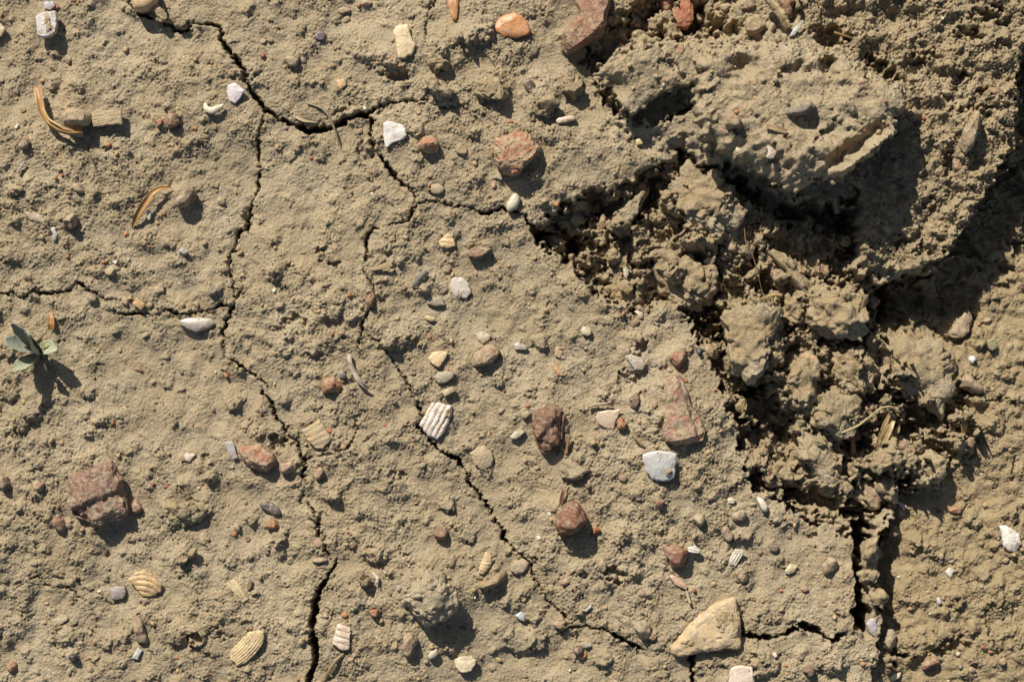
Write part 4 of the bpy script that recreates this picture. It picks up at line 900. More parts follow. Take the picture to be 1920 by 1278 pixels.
# small stones that nothing tells apart
_tiny = '''570,50,6 493,78,7,g 508,77,8,d 645,20,13,r,8 650,37,8,r 687,7,11,r,9 770,30,7,o 653,95,9,d,7 628,88,7,t 547,115,12,t 568,113,7,r 623,123,6,r
586,155,7,r 604,155,5,r 675,247,7,r 865,282,11,t 820,355,14,r 784,208,8,r 776,318,8,t 888,340,5,y 635,88,5,r 690,123,6,r 130,113,8,d 305,114,10,t 298,193,6,r
95,163,8,t 90,326,9,d 100,358,10,r 147,353,13,r 35,354,9,t 415,378,8,o 433,138,7,r 135,410,6,r 43,207,6,r 30,172,6,r 278,218,7,r 433,77,5,o 380,225,7,r 402,238,6,r
10,478,6,r 235,565,9,o 273,628,8,o 260,693,9,r,6 167,673,7,p 185,595,7,r 450,745,7,o 400,767,6,o 305,755,5,t 285,270,6,t 55,855,8,t 228,1075,8,t 170,1256,9,r 130,1258,8,r 107,908,6,r
65,1055,8,t 10,1085,9,d 295,985,6,t 465,1012,6,r 445,988,9,d 1105,1153,5,o 597,1018,9,o 600,1050,15,r,7 565,1202,7,o 530,985,5,r 596,916,8,y,6 662,1020,8,r 745,893,8,r 790,873,9,g 672,1071,5,t 740,1210,9,o 800,1240,5,t
545,1050,8,t 525,573,10,r 505,510,7,r 525,475,6,r 440,585,5,r 640,625,6,o 735,448,8,o 760,445,7,t 805,630,8,r 838,505,9,r 845,490,6,r 795,540,9,t 775,700,6,t 955,945,7,g 940,770,8,r 985,777,11,d 1113,766,8,y 1228,758,7,o
1190,605,9,o 1200,633,8,y 1150,648,6,r 1256,693,8,o 1325,765,8,o 1308,775,5,t 998,680,6,r 1055,670,7,w 1138,854,8,g 1168,896,9,r 1203,932,7,r 1172,1045,6,r 1168,570,8,t 1138,1044,7,r 1075,910,6,t
1130,1060,12,d 1158,1092,6,d 1205,1110,9,r 1060,1090,10,r 1290,1190,9,o 1366,1020,5,g 1384,1075,6,r 1425,1035,6,r 1464,1045,7,d 1402,1165,5,r 1455,975,6,w 1412,945,7,w 1495,1072,6,o
1810,1090,5,t 1722,1020,6,o 1765,1042,7,o 1905,1035,8,o 1912,1020,6,o 1885,1050,8,t 1822,1255,7,o 1880,1240,8,o 1800,1248,5,w 1700,1068,8,p 1670,1015,6,o 1712,1035,5,d 1785,1052,5,w 1893,650,9,t 1860,645,12,t 1890,615,8,w 1870,700,7,t 1852,600,9,t
1345,420,9,o 1330,380,7,w 1195,360,7,o 1250,360,7,t 1315,350,8,t 1130,455,9,o 1370,462,13,r 1330,490,10,p 1355,470,7,w 1198,546,8,o 1300,170,6,o 1350,118,7,r 1340,115,5,w 1345,150,6,w 1275,95,10,r 1310,95,7,t 1358,15,9,o 1385,25,11,d 1350,45,9,t 1320,50,9,t 1225,60,10,t 1490,700,9,r 1560,900,7,o 1480,1005,6,t
1472,600,7,r 1505,640,8,t 1515,850,6,p 1545,775,7,t 1445,815,7,p 1440,830,6,t 1430,842,7,o 1462,842,6,t 1410,820,7,t 1400,800,7,t 1740,960,5,t 1680,905,7,o 1606,455,6,t 1770,150,5,w 1730,60,6,t 1600,60,7,t 1850,250,7,w 1630,300,6,t 1605,60,5,w'''
_tc = dict(r=((160, 112, 90), 'small brick red crumb', 'small brick red crumbs in the mud'),
           o=((184, 134, 94), 'small orange tan crumb', 'small orange tan crumbs on the mud'),
           t=((170, 146, 109), 'small mud coloured pebble', 'small mud coloured pebbles in the surface'),
           d=((122, 104, 88), 'small dark brown stone', 'small dark brown stones in the mud'),
           g=((152, 147, 136), 'small grey pebble', 'small grey pebbles on the mud'),
           y=((202, 172, 108), 'tiny yellow pebble', 'tiny yellow pebbles on the mud'),
           w=((214, 206, 186), 'tiny whitish chip', 'tiny whitish chips on the soil'),
           p=((202, 172, 144), 'small pale pinkish pebble', 'small pale pinkish pebbles on the soil'))
LANDMARKS = [(190, 935, 'large purple red rock'), (1325, 1175, 'honey fin shaped stone'), (1282, 780, 'long crusted red stone'), (1028, 805, 'chocolate brown stone'), (972, 285, 'round orange brick stone'), (1100, 45, 'tan brown stone at the top'),
    (1270, 28, 'brick red wedge'), (960, 48, 'translucent orange stone'), (272, 4, 'smooth beige pebble at the top'), (1413, 48, 'yellowish angular stone'), (143, 222, 'mud coated red tipped stone'), (325, 224, 'round red stone'), (348, 372, 'brown angular stone'),
    (803, 270, 'rough orange pebble'), (620, 722, 'crumbly orange red lump'), (482, 855, 'worn red and tan stone'), (910, 668, 'tan pink smooth pebble'), (900, 475, 'reddish wedge stone'), (1272, 672, 'chalky red pebble'), (1072, 970, 'mud topped stone'),
    (1270, 1045, 'dark red split stone'), (766, 1208, 'pinkish rounded stone'), (830, 998, 'brown stone with flint corner'), (1620, 925, 'tan triangular wedge'), (1820, 720, 'reddish brown rim stone'), (1818, 250, 'pointed slab stone'), (1500, 209, 'slate grey stone'), (1376, 232, 'dark hexagonal stone'),
    (818, 786, 'white ribbed cockle'), (273, 1095, 'tan ribbed cockle'), (463, 1214, 'cream fan of ribs'), (641, 1194, 'cream pink ribbed fragment'), (594, 816, 'tan grooved fragment'), (740, 246, 'white fan shell'), (1237, 873, 'upright white shell'), (759, 78, 'long cream shell'),
    (1140, 787, 'mother of pearl flake'), (864, 540, 'silvery nacre flake'), (370, 606, 'glossy curved shell'), (822, 672, 'triangular orange chip'), (1895, 1010, 'coiled white shell'), (88, 46, 'square white shell'), (441, 174, 'diamond white chip'), (872, 1245, 'cream white block'), (1388, 1265, 'pinkish white plate'),
    (908, 1056, 'striped cone shell'), (1430, 945, 'white drop shell'), (1634, 1176, 'violet wedged shell'), (115, 210, 'curled dry leaf'), (285, 385, 'narrow bent dry leaf'), (203, 224, 'splintered wood chip'), (450, 1108, 'cream split wood chip'), (1455, 28, 'bleached stick'), (79, 655, 'green seedling'),
    (806, 1120, 'pale straw clod'), (340, 960, 'dark muddy clod'), (1410, 635, 'broad crumbly clod'), (1505, 715, 'shaggy clod'), (1563, 780, 'grey faced clod'), (1730, 695, 'wide flat clod'), (1740, 878, 'ridged clod'), (1180, 395, 'mud coated spike'), (1485, 512, 'crusted root lump'), (920, 170, 'cracked clod left of the ledge'),
    (1320, 375, 'cracked topped block'), (1660, 815, 'straw tuft'), (1632, 1032, 'block standing in the trench'), (1790, 956, 'brick orange chip'), (1745, 1244, 'dull brick red block'), (1668, 1198, 'greyish tongue stone')]
_used = {}
def place_words(x, y, head):
    near = sorted(LANDMARKS, key=lambda l: (l[0] - x) ** 2 + (l[1] - y) ** 2)
    for lx, ly, nm in near[:3]:
        dx, dy = x - lx, y - ly
        v = 'below' if dy > 0 else 'above'; h = 'right of' if dx > 0 else 'left of'
        w = v if abs(dy) > 2.2 * abs(dx) else h if abs(dx) > 2.2 * abs(dy) else v + ' and ' + h
        for pre in ('close ' if math.hypot(dx, dy) < 60 else '',):
            lab = head + ' ' + pre + w + ' the ' + nm
            if lab not in _used:
                _used[lab] = 1; return lab
    for i in range(4):
        for j in range(i + 1, 6):
            lab = f'{head} between the {near[i][2]} and the {near[j][2]}'
            if lab not in _used and len(lab.split()) <= 16:
                _used[lab] = 1; return lab
    return head + ' near the ' + near[0][2]
TINY = []
for q in _tiny.split():
    f = q.split(',')
    TINY.append((float(f[0]), float(f[1]), float(f[2]), f[3] if len(f) > 3 else 'g', float(f[4]) if len(f) > 4 else None))

# ------------------------------------------------------------------ the ground: one sheet, fine near the stones and coarser outwards
STEP = 2.0
def axis(lo, hi):
    a = np.arange(lo, hi, STEP)
    g = []; s = STEP; v = a[-1]
    while v < hi + 5e4:
        s = min(s * 1.06, 11) if v < hi + 700 else s * 1.35
        v += s; g.append(v)
    g = np.array(g)
    g2 = lo - (g - a[-1])
    return np.concatenate([g2[::-1], a, g])
XS = axis(-36, 1958); YS = axis(-36, 1316)
X, Y = np.meshgrid(XS, YS)
NXs, NYs = len(XS), len(YS)
nearx = np.clip(np.maximum(np.maximum(-36 - X, X - 1958), np.maximum(-36 - Y, Y - 1316)) / 700, 0, 1)
calm = 1 - sstep(nearx)                       # relief dies out far from the patch
fine_ = 1 - sstep(nearx * 700 / 150)           # and the finest of it a hand's breadth beyond, where the sheet is coarser

n300 = tsample(N300, X * .5, Y * .5); n60 = tsample(N60, X, Y); n25 = tsample(N25, X + 300, Y + 77)
n10 = tsample(N10, X, Y); n10b = tsample(N10, X * 1.0 + 511, Y + 203); n5 = tsample(N5, X + 91, Y + 400); n5b = tsample(N5, Y * .7 + 15, X * .7 + 700)
n10 *= (.15 + .85 * fine_); n10b *= (.15 + .85 * fine_); n5 *= fine_; n5b *= fine_
WX = X + 5 * n25 + 2.2 * n10; WY = Y + 5 * tsample(N25, X + 640, Y + 500) + 2.2 * n10b

_lx = np.arange(-160, 2084, 5.0); _ly = np.arange(-160, 1440, 5.0)
_LX, _LY = np.meshgrid(_lx, _ly)
def sdf(s, x=None, y=None):
    poly = P(s) if isinstance(s, str) else s
    D = poly_sd(poly, _LX, _LY)
    x = WX if x is None else x; y = WY if y is None else y
    fx = np.clip((x + 160) / 5.0, 0, len(_lx) - 1.001); fy = np.clip((y + 160) / 5.0, 0, len(_ly) - 1.001)
    i = fx.astype(int); j = fy.astype(int); fx = fx - i; fy = fy - j
    return ((D[j, i] * (1 - fx) + D[j, i + 1] * fx) * (1 - fy) + (D[j + 1, i] * (1 - fx) + D[j + 1, i + 1] * fx) * fy).astype(np.float32)
def lerp(a, b, t):
    return a + (b - a) * t

TROUGH = '1003,435 1020,408 1060,382 1105,352 1160,345 1195,322 1240,303 1275,292 1300,308 1345,322 1400,334 1450,362 1490,384 1540,372 1600,380 1614,440 1605,508 1650,520 1660,600 1700,700 1830,720 1840,800 1850,850 1790,880 1720,905 1690,960 1600,985 1530,985 1490,960 1450,930 1415,915 1408,885 1390,850 1372,790 1350,720 1328,680 1300,630 1288,592 1262,576 1215,586 1190,588 1130,560 1095,530 1060,495 1030,475'
RIGHT = '1905,60 1905,140 1908,200 1898,270 1850,350 1805,425 1760,495 1700,520 1655,522 1640,560 1655,640 1720,720 1790,760 1840,800 1820,850 1740,900 1690,930 1655,990 1640,1080 1645,1130 1650,1190 1625,1290 1600,1500 2200,1500 2200,60'
SLAB = '1480,-200 2100,-200 2100,100 1925,100 1907,140 1905,200 1897,270 1868,325 1853,350 1842,375 1807,425 1790,470 1760,492 1705,516 1690,509 1614,511 1606,440 1614,380 1590,330 1640,230 1600,110 1500,60'
TRENCH = '1590,950 1638,960 1640,1000 1626,1060 1622,1100 1634,1140 1640,1190 1618,1196 1596,1178 1600,1120 1598,1060'
TOPHOLE = '1140,20 1120,70 1097,92 1108,128 1150,104 1190,92 1232,84 1330,76 1372,62 1400,40 1396,-60 1150,-60'
MOUND = '1120,92 1240,70 1500,40 1640,100 1690,230 1600,330 1450,330 1300,284 1230,262 1160,240'

H = (7 * n300 + 2.6 * n60).astype(np.float32) * calm
dT = sdf(TROUGH); dR = sdf(RIGHT); dS = sdf(SLAB); dH = sdf(TOPHOLE)
mT = sstep(dT / 10); mR = sstep(dR / 12); mS = sstep(dS / 7)
mH = sstep(dH / 16)
H += 30 * sstep((sdf(MOUND) + 24) / 60)
H += 12 * sstep(1 - np.hypot((X - 820) / 130, (Y - 1090) / 90)) + 10 * sstep(1 - np.hypot((X - 1290) / 120, (Y - 780) / 130))
H += 16 * sstep(1 - np.hypot((X - 1150) / 160, (Y - 300) / 110)) + 14 * sstep(1 - np.hypot((X - 780) / 180, (Y - 90) / 70))
H = lerp(H, -38 + 12 * n60, mT)
H = lerp(H, -46 + 14 * n60, mH)
levR = np.clip(-92 + (Y - 420) / 800 * 62, -95, -26) + 3.2 * n300 + 3.0 * n60
H = lerp(H, levR * calm, mR)
H = lerp(H, 22 + 6 * n60 + 6 * n300, mS)
H -= 52 * sstep(1 - np.abs(X - 1622) / 95) * sstep((Y - 950) / 40) * sstep((1215 - Y) / 40) * mR
H = lerp(H, -150 + 8 * n25, sstep(sdf(TRENCH, X + 4 * n25, Y + 4 * n60) / 14))

# ---- broken soil: blocks of every size, each at its own height, with clefts between
def blocks(cell, seed, amp, cleft, tl=.34):
    return blocks_at(X + 3.5 * n25 + .7 * n10 + 8 * n60, Y + 3.5 * tsample(N25, Y + 60, X) + .7 * n10b, cell, seed, amp, cleft, tl)
def blocks_at(bx, by, cell, seed, amp, cleft, tl=.34):
    rb = np.random.default_rng(seed)
    ox, oy = rb.random((2, 302, 302)); hh = rb.standard_normal((302, 302)); tx, ty = rb.standard_normal((2, 302, 302)) * tl
    px = np.clip((bx + 400) / cell, 0, 300); py = np.clip((by + 400) / cell, 0, 300)
    ci, cj = px.astype(int), py.astype(int)
    f1 = np.full(bx.shape, 9.0, np.float32); f2 = f1.copy(); hz = np.zeros_like(f1)
    for dj in (-1, 0, 1):
        for di in (-1, 0, 1):
            a, b = np.clip(ci + di, 0, 301), np.clip(cj + dj, 0, 301)
            ex, ey = px - (a + ox[b, a]), py - (b + oy[b, a])
            d = np.hypot(ex, ey)
            z = hh[b, a] * amp + (tx[b, a] * ex + ty[b, a] * ey) * cell
            m = d < f1
            f2 = np.where(m, f1, np.minimum(f2, d)); hz = np.where(m, z, hz); f1 = np.where(m, d, f1)
    e = np.clip((f2 - f1) * cell / cleft, 0, 1)
    return hz - cleft * .75 * (1 - e)
mB = mT * (1 - mS) ; mB2 = np.maximum(mB, mH * .9)
H += mB2 * (blocks(74, 1, 11, 9, .28) + blocks(31, 2, 6.5, 4.5, .3) + blocks(15, 4, 3.6, 2.2, .3) + blocks(7.5, 3, 1.3, 1.1, .3))
mW = mR * (1 - mT) * (1 - mS) * sstep((dS + 190) / 120)
H += mW * (blocks(62, 8, 9, 6) + blocks(24, 9, 4.5, 3)) - 16 * mW
mS0 = mS * fine_
H += mS0 * (blocks(34, 6, 2.0, 2.4, .12) + blocks(9, 5, .8, 1.2, .15))

# ---- stamps
def win(x, y, r):
    i0, i1 = np.searchsorted(XS, (x - r, x + r)); j0, j1 = np.searchsorted(YS, (y - r, y + r))
    return slice(j0, j1), slice(i0, i1)
def pit(x, y, rx, ry, d, ang=0):
    w = win(x, y, max(rx, ry) * 1.5)
    a = math.radians(ang)
    dx, dy = WX[w] - x, WY[w] - y
    q = np.hypot((dx * math.cos(a) + dy * math.sin(a)) / rx, (-dx * math.sin(a) + dy * math.cos(a)) / ry)
    H[w] -= d * sstep((1.15 - q) / .45)
def heap(x, y, r, top, sq=1.0, warp=.35):
    """round crumb of earth resting on whatever is there"""
    w = win(x, y, r * 1.6)
    dx, dy = X[w] - x + warp * r * n25[w] * .5, (Y[w] - y) * sq + warp * r * n10[w] * .4
    q = (dx * dx + dy * dy) / (r * r) * np.clip(1 + .34 * n25[w] + .10 * n10b[w], .3, 3)
    z = top - r * 1.1 + r * 1.1 * np.sqrt(np.clip(1 - q, 0, 1))
    H[w] = np.where(q < 1, np.maximum(H[w], z), H[w])
def bump(x, y, r, h, tail=1.0):
    """grain of soil with the washed mud tailing off on one side"""
    w = win(x, y, r * 4)
    dx, dy = X[w] - x, Y[w] - y
    j5 = min(r * .32, 1.5)
    q = np.hypot(dx + j5 * n5[w] + r * .16 * n25[w], dy + j5 * n5b[w] + r * .2 * n10b[w] * min(1, 6 / r)) / r
    s = np.clip((-dx * .45 - dy * .89) / (r * 3 * tail), 0, 1)
    t = np.abs(dx * .89 - dy * .45) / (r * 1.3)
    ramp = np.where(dx * .45 + dy * .89 < 0, (1 - s) * np.exp(-t * t), 0)
    H[w] += h * np.maximum(sstep((1.1 - q) / .42), ramp * .8)

r0 = np.random.default_rng(5)
# crumbs in the broken hollow: big ones first, small ones on top
for rmin, rmax, cnt, lo, hi in ((30, 58, 10, -54, -20), (12, 24, 12, -48, -6)):
    k = 0
    while k < cnt:
        x, y = r0.uniform(1000, 1860), r0.uniform(290, 990)
        j = min(np.searchsorted(YS, y), NYs - 1); i = min(np.searchsorted(XS, x), NXs - 1)
        if dT[j, i] < 2 and r0.random() > .012: k += .02; continue
        r = r0.uniform(rmin, rmax)
        loc = H[j, i]
        heap(x, y, r, max(loc + r * r0.uniform(.35, .8), r0.uniform(lo, hi) if rmin > 20 else -999), r0.uniform(.8, 1.3))
        k += 1
for rmin, rmax, cnt in ((10, 20, 60), (5, 11, 200)):
    for k in range(cnt):
        x, y = r0.uniform(1090, 1400), r0.uniform(-30, 110)
        j = np.searchsorted(YS, y); i = np.searchsorted(XS, x)
        if dH[j, i] < 0: continue
        heap(x, y, (r := r0.uniform(rmin, rmax)), H[j, i] + r * r0.uniform(.4, .8), r0.uniform(.8, 1.3))
for a in ((1048, 452, 46, 26, 62, 35), (1092, 462, 30, 22, 50, 0), (1020, 440, 16, 14, 40, 0), (1432, 762, 36, 32, 80, 0), (1404, 738, 16, 14, 50, 0), (1440, 372, 70, 20, 50, 20), (1500, 392, 50, 18, 56, -10), (1380, 342, 40, 12, 40, 20), (1336, 626, 24, 30, 60, 0), (1308, 600, 16, 26, 50, -20),
          (1350, 585, 44, 12, 55, 8), (1570, 408, 40, 34, 60, 0), (1602, 420, 12, 70, 75, 0), (1190, 396, 30, 20, 36, -20), (1225, 350, 14, 40, 40, 25), (1150, 400, 60, 18, 40, -35),
          (1125, 540, 18, 20, 28, 0), (1172, 548, 22, 12, 26, 0), (1205, 500, 24, 9, 26, 10), (1440, 530, 18, 22, 40, 0), (1650, 580, 30, 44, 55, 20), (1655, 735, 14, 26, 50, 40), (1685, 745, 22, 12, 44, 10),
          (1730, 826, 74, 30, 46, 18), (1760, 790, 60, 24, 40, 20), (1610, 826, 26, 30, 46, 0), (1590, 880, 16, 20, 40, 0), (1530, 936, 44, 18, 54, 12), (1418, 900, 14, 30, 46, -25), (1470, 800, 26, 22, 40, 0),
          (1600, 640, 30, 18, 34, 20), (1700, 560, 46, 46, 30, 0), (1800, 600, 40, 60, 14, 0), (1640, 930, 22, 12, 40, 0), (1290, 300, 20, 10, 34, 30), (1390, 330, 60, 14, 40, 14), (1236, 205, 60, 26, 34, -20), (1150, 185, 14, 34, 34, -22),
          (1110, 112, 16, 26, 26, -30), (1255, 30, 90, 34, 30, 0), (1340, 60, 40, 24, 30, 0), (1553, 72, 30, 22, 34, 10), (1640, 118, 20, 14, 36, 0), (1668, 146, 16, 14, 30, 0), (1815, 68, 22, 14, 20, 0), (1850, 30, 36, 14, 22, 0), (1740, 105, 22, 9, 18, 0), (1720, 120, 16, 9, 18, 20),
          (1800, 146, 14, 9, 18, 0), (1845, 178, 16, 14, 22, 0), (1828, 205, 40, 5, 14, -8), (1780, 310, 16, 20, 24, 0), (1730, 470, 20, 8, 14, -10), (1685, 452, 26, 8, 14, 0), (1585, 1000, 10, 10, 20, 0),
          (552, 598, 26, 8, 12, 0), (602, 475, 11, 9, 12, 0), (628, 497, 10, 8, 10, 0), (518, 828, 16, 10, 18, 0), (745, 892, 14, 10, 10, 0), (740, 140, 24, 14, 16, 10), (1200, 652, 18, 12, 16, 10), (680, 285, 14, 20, 10, 0), (640, 212, 20, 10, 10, 0), (1180, 720, 26, 22, 12, -40),
          (1355, 1200, 10, 5, 6, 0), (420, 1190, 20, 6, 8, 10), (360, 1195, 14, 12, 16, 0), (1148, 1076, 20, 12, 20, 20), (1690, 1232, 22, 10, 30, 0), (1790, 1215, 40, 10, 14, -12)):
    pit(*a)
for a in ((588, 653, 14, 15), (518, 517, 13, 14), (550, 110, 14, 13), (627, 588, 16, 14), (730, 640, 16, 14), (748, 641, 16, 15), (770, 635, 12, 10), (1012, 640, 15, 14), (1290, 655, 10, 9), (840, 945, 15, 16), (590, 965, 12, 12), (628, 928, 12, 12), (700, 1040, 16, 12), (715, 1042, 12, 12),
          (1015, 195, 14, 10), (880, 70, 20, 14), (905, 62, 22, 16), (870, 78, 12, 10), (735, 125, 16, 14), (520, 1010, 15, 16), (800, 160, 12, 10), (780, 240, 18, 12), (735, 232, 10, 6), (1190, 655, 14, 10), (390, 955, 10, 8), (370, 1195, 18, 16), (330, 1195, 14, 12), (20, 740, 14, 12), (60, 770, 20, 14), (40, 795, 16, 12), (20, 660, 16, 12), (30, 668, 10, 9),
          (310, 955, 12, 8), (120, 1190, 20, 8), (200, 1205, 14, 9), (85, 30, 10, 6), (100, 95, 12, 8), (70, 105, 10, 7), (1135, 1075, 14, 10), (1000, 1150, 20, 12), (975, 1200, 30, 14), (1010, 1205, 16, 14), (1130, 1235, 16, 12), (880, 1005, 14, 12), (1330, 1160, 8, 4), (1100, 905, 10, 8), (1160, 1010, 12, 8), (1400, 1000, 14, 12), (1430, 1240, 30, 14), (1560, 1240, 26, 10), (1455, 970, 14, 10),
          (1540, 900, 14, 12), (1765, 1035, 18, 9), (1850, 1080, 14, 9), (1800, 1130, 16, 12), (1875, 1125, 16, 12), (1835, 980, 14, 8), (1880, 800, 18, 10), (1850, 640, 14, 12), (1770, 1200, 22, 14), (1720, 1215, 20, 12), (1830, 1180, 14, 8)):
    bump(*a)
# things push up small collars of mud
for t in THINGS:
    if t['kind'] in ('lump', 'plate'):
        cx, cy = centroid(t['poly']); t['c'] = (cx, cy)
        R = math.sqrt(abs(poly_area := (t['poly'][:, 0] @ np.roll(t['poly'][:, 1], -1) - t['poly'][:, 1] @ np.roll(t['poly'][:, 0], -1)) / 2) / math.pi)
        t['R'] = R
        j = min(np.searchsorted(YS, cy), NYs - 1); i = min(max(np.searchsorted(XS, cx), 0), NXs - 1)
        if t['name'] == 'soil_clod' and (dT[j, i] > 5 or dR[j, i] > 0):
            w = win(cx, cy, R * 3)
            q = np.hypot(X[w] - cx, Y[w] - cy) / (R * 1.15)
            H[w] += np.maximum(0, .42 * t['h'] * np.exp(-q ** 4) + .0)
            t['h'] *= .72
            continue
        if dT[j, i] > 5: continue
        w = win(cx, cy, R * 3)
        dx, dy = X[w] - cx, Y[w] - cy
        q = np.hypot(dx + R * .35, dy + R * .7) / (R * 1.35)
        H[w] += min(11, .3 * t['h']) * np.exp(-q ** 2 * 1.4)
# grains of soil all over; rough and smooth patches alternate
rough = sstep((n60 * .6 + n300 * .5 + 1.0) / 2.2)
cnt = 0
for k in range(9000):
    x, y = r0.uniform(-40, 1960), r0.uniform(-40, 1318)
    j = np.searchsorted(YS, y); i = np.searchsorted(XS, x)
    if j >= NYs or i >= NXs: continue
    if r0.random() > (.25 + .75 * rough[j, i]) * (1 - .93 * mT[j, i] * (1 - mS[j, i])): continue
    r = min(2.0 + r0.exponential(1.7), 11)
    bump(x, y, r, r * r0.uniform(.3, .85), r0.uniform(.3, 1.2))
for k in range(340):
    x, y = r0.uniform(-40, 1960), r0.uniform(-40, 1318)
    r = r0.uniform(5, 11)
    if mT[min(np.searchsorted(YS, y), NYs - 1), min(np.searchsorted(XS, x), NXs - 1)] > .3: continue
    bump(x, y, r, r * r0.uniform(.5, 1.0), r0.uniform(.5, 1.6))
for k in range(700):
    x, y = r0.uniform(-40, 1960), r0.uniform(-40, 1318)
    j = np.searchsorted(YS, y); i = np.searchsorted(XS, x)
    if dT[j, i] > 0: continue
    r = r0.uniform(1.8, 4.5)
    pit(x, y, r * r0.uniform(1, 2.2), r, r * r0.uniform(.8, 1.8), r0.uniform(-30, 60))

# ---- cracks
CRACKS = [
 ('240,0 250,14 262,26 280,34 300,40 330,56 350,56 360,43 395,44 412,53', '3 5 6 7 6 7 5 5 6 6'),
 ('412,53 412,72 425,90 445,113 460,135 462,155 480,185 500,207 520,222 545,233 575,243 600,244 625,238 650,222 680,217 700,208 725,195 750,190 785,190 800,184', '6 9 12 11 6 6 9 10 10 11 12 12 12 11 11 9 7 5 4 3'),
 ('495,213 485,250 482,290 487,330 480,360 468,395 462,428 446,437 442,460 430,485 432,515 438,540 440,562', '5 5 5 6 5 6 6 6 5 5 4 3 2.4'),
 ('452,546 446,560 437,577 424,605 417,620 418,645 420,668', '4 5 6 5 4 4 2'),
 ('424,672 440,678 460,695 480,705 500,723', '3 5 4.5 4 3'),
 ('488,733 500,747 512,757 515,780 535,800 535,815 555,825 566,852 570,862 568,885 577,922', '4 5 5 3.5 5 4 5 6 7 6.5 3'),
 ('568,920 564,940 566,952', '2.5 3 2'), ('577,940 590,962 597,978 597,1008', '4 5 5.5 4'), ('607,1022 614,1034 620,1045', '3.5 4 2.5'),
 ('631,1050 626,1064 615,1080 600,1102 592,1130 585,1160 586,1180 590,1205 592,1235 586,1262 576,1290', '3 6 8 9 12 14 16 18 14 12 10'),
 ('566,860 600,855 640,845 658,832 667,815 668,790 672,760', '5 4 4 4.5 3 2.5 2'),
 ('0,549 -30,548', '5 5'), ('0,549 25,549 40,558 60,548 95,551 125,545 145,531 165,543 180,550 195,561 217,562', '4 4 3.5 5 4.5 5 4 4.5 4.5 4 2.2'),
 ('213,584 235,590 265,585 285,594 310,581 350,591 375,583 400,578 412,570 437,574', '2.4 4 4.5 3 4.5 5 4.5 4 4.5 3'),
 ('697,222 695,250 703,285 720,305 745,335 757,348 770,355', '5 5 4.5 7 7 6 4'), ('770,354 774,362 784,382', '5 4 3'),
 ('785,383 775,390 766,415 745,420 700,430 689,440 685,462 690,475 680,500 685,515 698,532 703,560', '3 5 5 4 4 5 6 4 6 4 3.5 4'), ('700,568 690,588 676,616', '5 5 3.5'), ('680,618 676,640 671,657', '4 3.5 2'),
 ('785,384 800,379 838,381 850,392 862,386 890,390 900,400 916,400 940,388 955,392 985,405 1004,432', '3 3 3 4 4 5 6 6 5 6 6 8'),
 ('690,632 708,636 720,652 735,675 747,695 760,712 770,730 775,742', '2 3 3.5 4 4 4 4 4'), ('770,742 782,755 790,775 792,790 784,800 800,820 815,832 826,846', '3.5 5 4 3.5 5 5 6 5'),
 ('825,846 850,858 862,868 875,888 880,906 895,922 910,945 925,966', '4 6 5 4 6 6 5 4'), ('925,970 940,995 950,1018 957,1022', '5 7 9 6'), ('957,1022 975,1036 995,1060 1004,1085 1015,1105 1022,1118 1040,1138 1060,1156 1064,1172', '4 5 4 4 5 6 5 5 3'),
 ('1064,1178 1085,1178 1100,1172 1112,1180 1135,1178 1160,1194 1185,1208 1210,1218', '2.4 3.5 4 5 5 6 7 6'),
 ('627,646 640,635 645,628 657,620', '2 2.4 2.4 2'), ('58,1081 78,1083 90,1098 110,1100 137,1106 145,1120 160,1128 172,1133 175,1150 184,1169', '2 2.4 3.4 3 3.4 3.5 2.6 3 2.2 2'),
 ('818,-8 806,22 800,46 799,66', '4 4 4 2.5'), ('822,82 818,100 812,112', '3 4 3'),
 ('802,180 800,195 795,198', '5 5 3'), ('812,196 832,204 850,202 866,201 885,210 905,214 922,226 935,240', '2.2 2.4 2 2 2.4 2.2 2.2 1.8'),
 ('1100,84 1104,110 1112,140', '3 3.5 3'), ('1115,152 1124,170 1135,188 1150,202 1165,218 1179,236', '4 5 4 4 3.4 2'), ('1240,244 1246,230 1270,214 1290,206 1304,194', '3 4 4 4 3'), ('1276,282 1288,300 1310,312 1345,316', '7 9 7 9'),
 ('1400,1188 1425,1194 1445,1194 1470,1190 1490,1180 1503,1171', '9 9 9 8 8 7'), ('1503,1171 1530,1182 1548,1192 1562,1200 1580,1186', '12 13 11 9 6'), ('1478,940 1492,960 1508,972 1528,984', '10 7 6 5'), ('1300,1222 1298,1240 1297,1256 1301,1290', '14 11 9 8'),
 ('1386,1150 1388,1172 1394,1190', '6 6 7'),
 ('1800,888 1810,920 1822,945 1816,968 1806,985 1800,996', '2 2.4 2.6 2.4 2.2 2'), ('1836,726 1850,738 1862,752 1874,754 1895,744 1918,756 1950,760', '3 3.6 4 3 3 3.4 3'), ('1855,1148 1862,1195 1880,1230 1890,1245', '2.2 2.4 2.2 2'), ('1918,852 1912,880 1908,905', '3 3.4 2.4'), ('1922,960 1918,985 1910,990', '4 4 3'),
 ('1910,1130 1905,1165', '2.6 2'), ('1555,880 1562,870 1580,852', '3 4 3'), ('1545,736 1560,724 1578,722', '4 4 3'), ('1010,455 1000,430', '8 8'), ('1400,895 1385,910 1368,918', '2.5 2.2 2'), ('1025,490 1040,515 1055,535 1068,555', '2.4 2.4 2.2 2'),
]
crackd = np.zeros_like(H); lip = np.zeros_like(H); lipw = np.zeros_like(H); LIPS = []
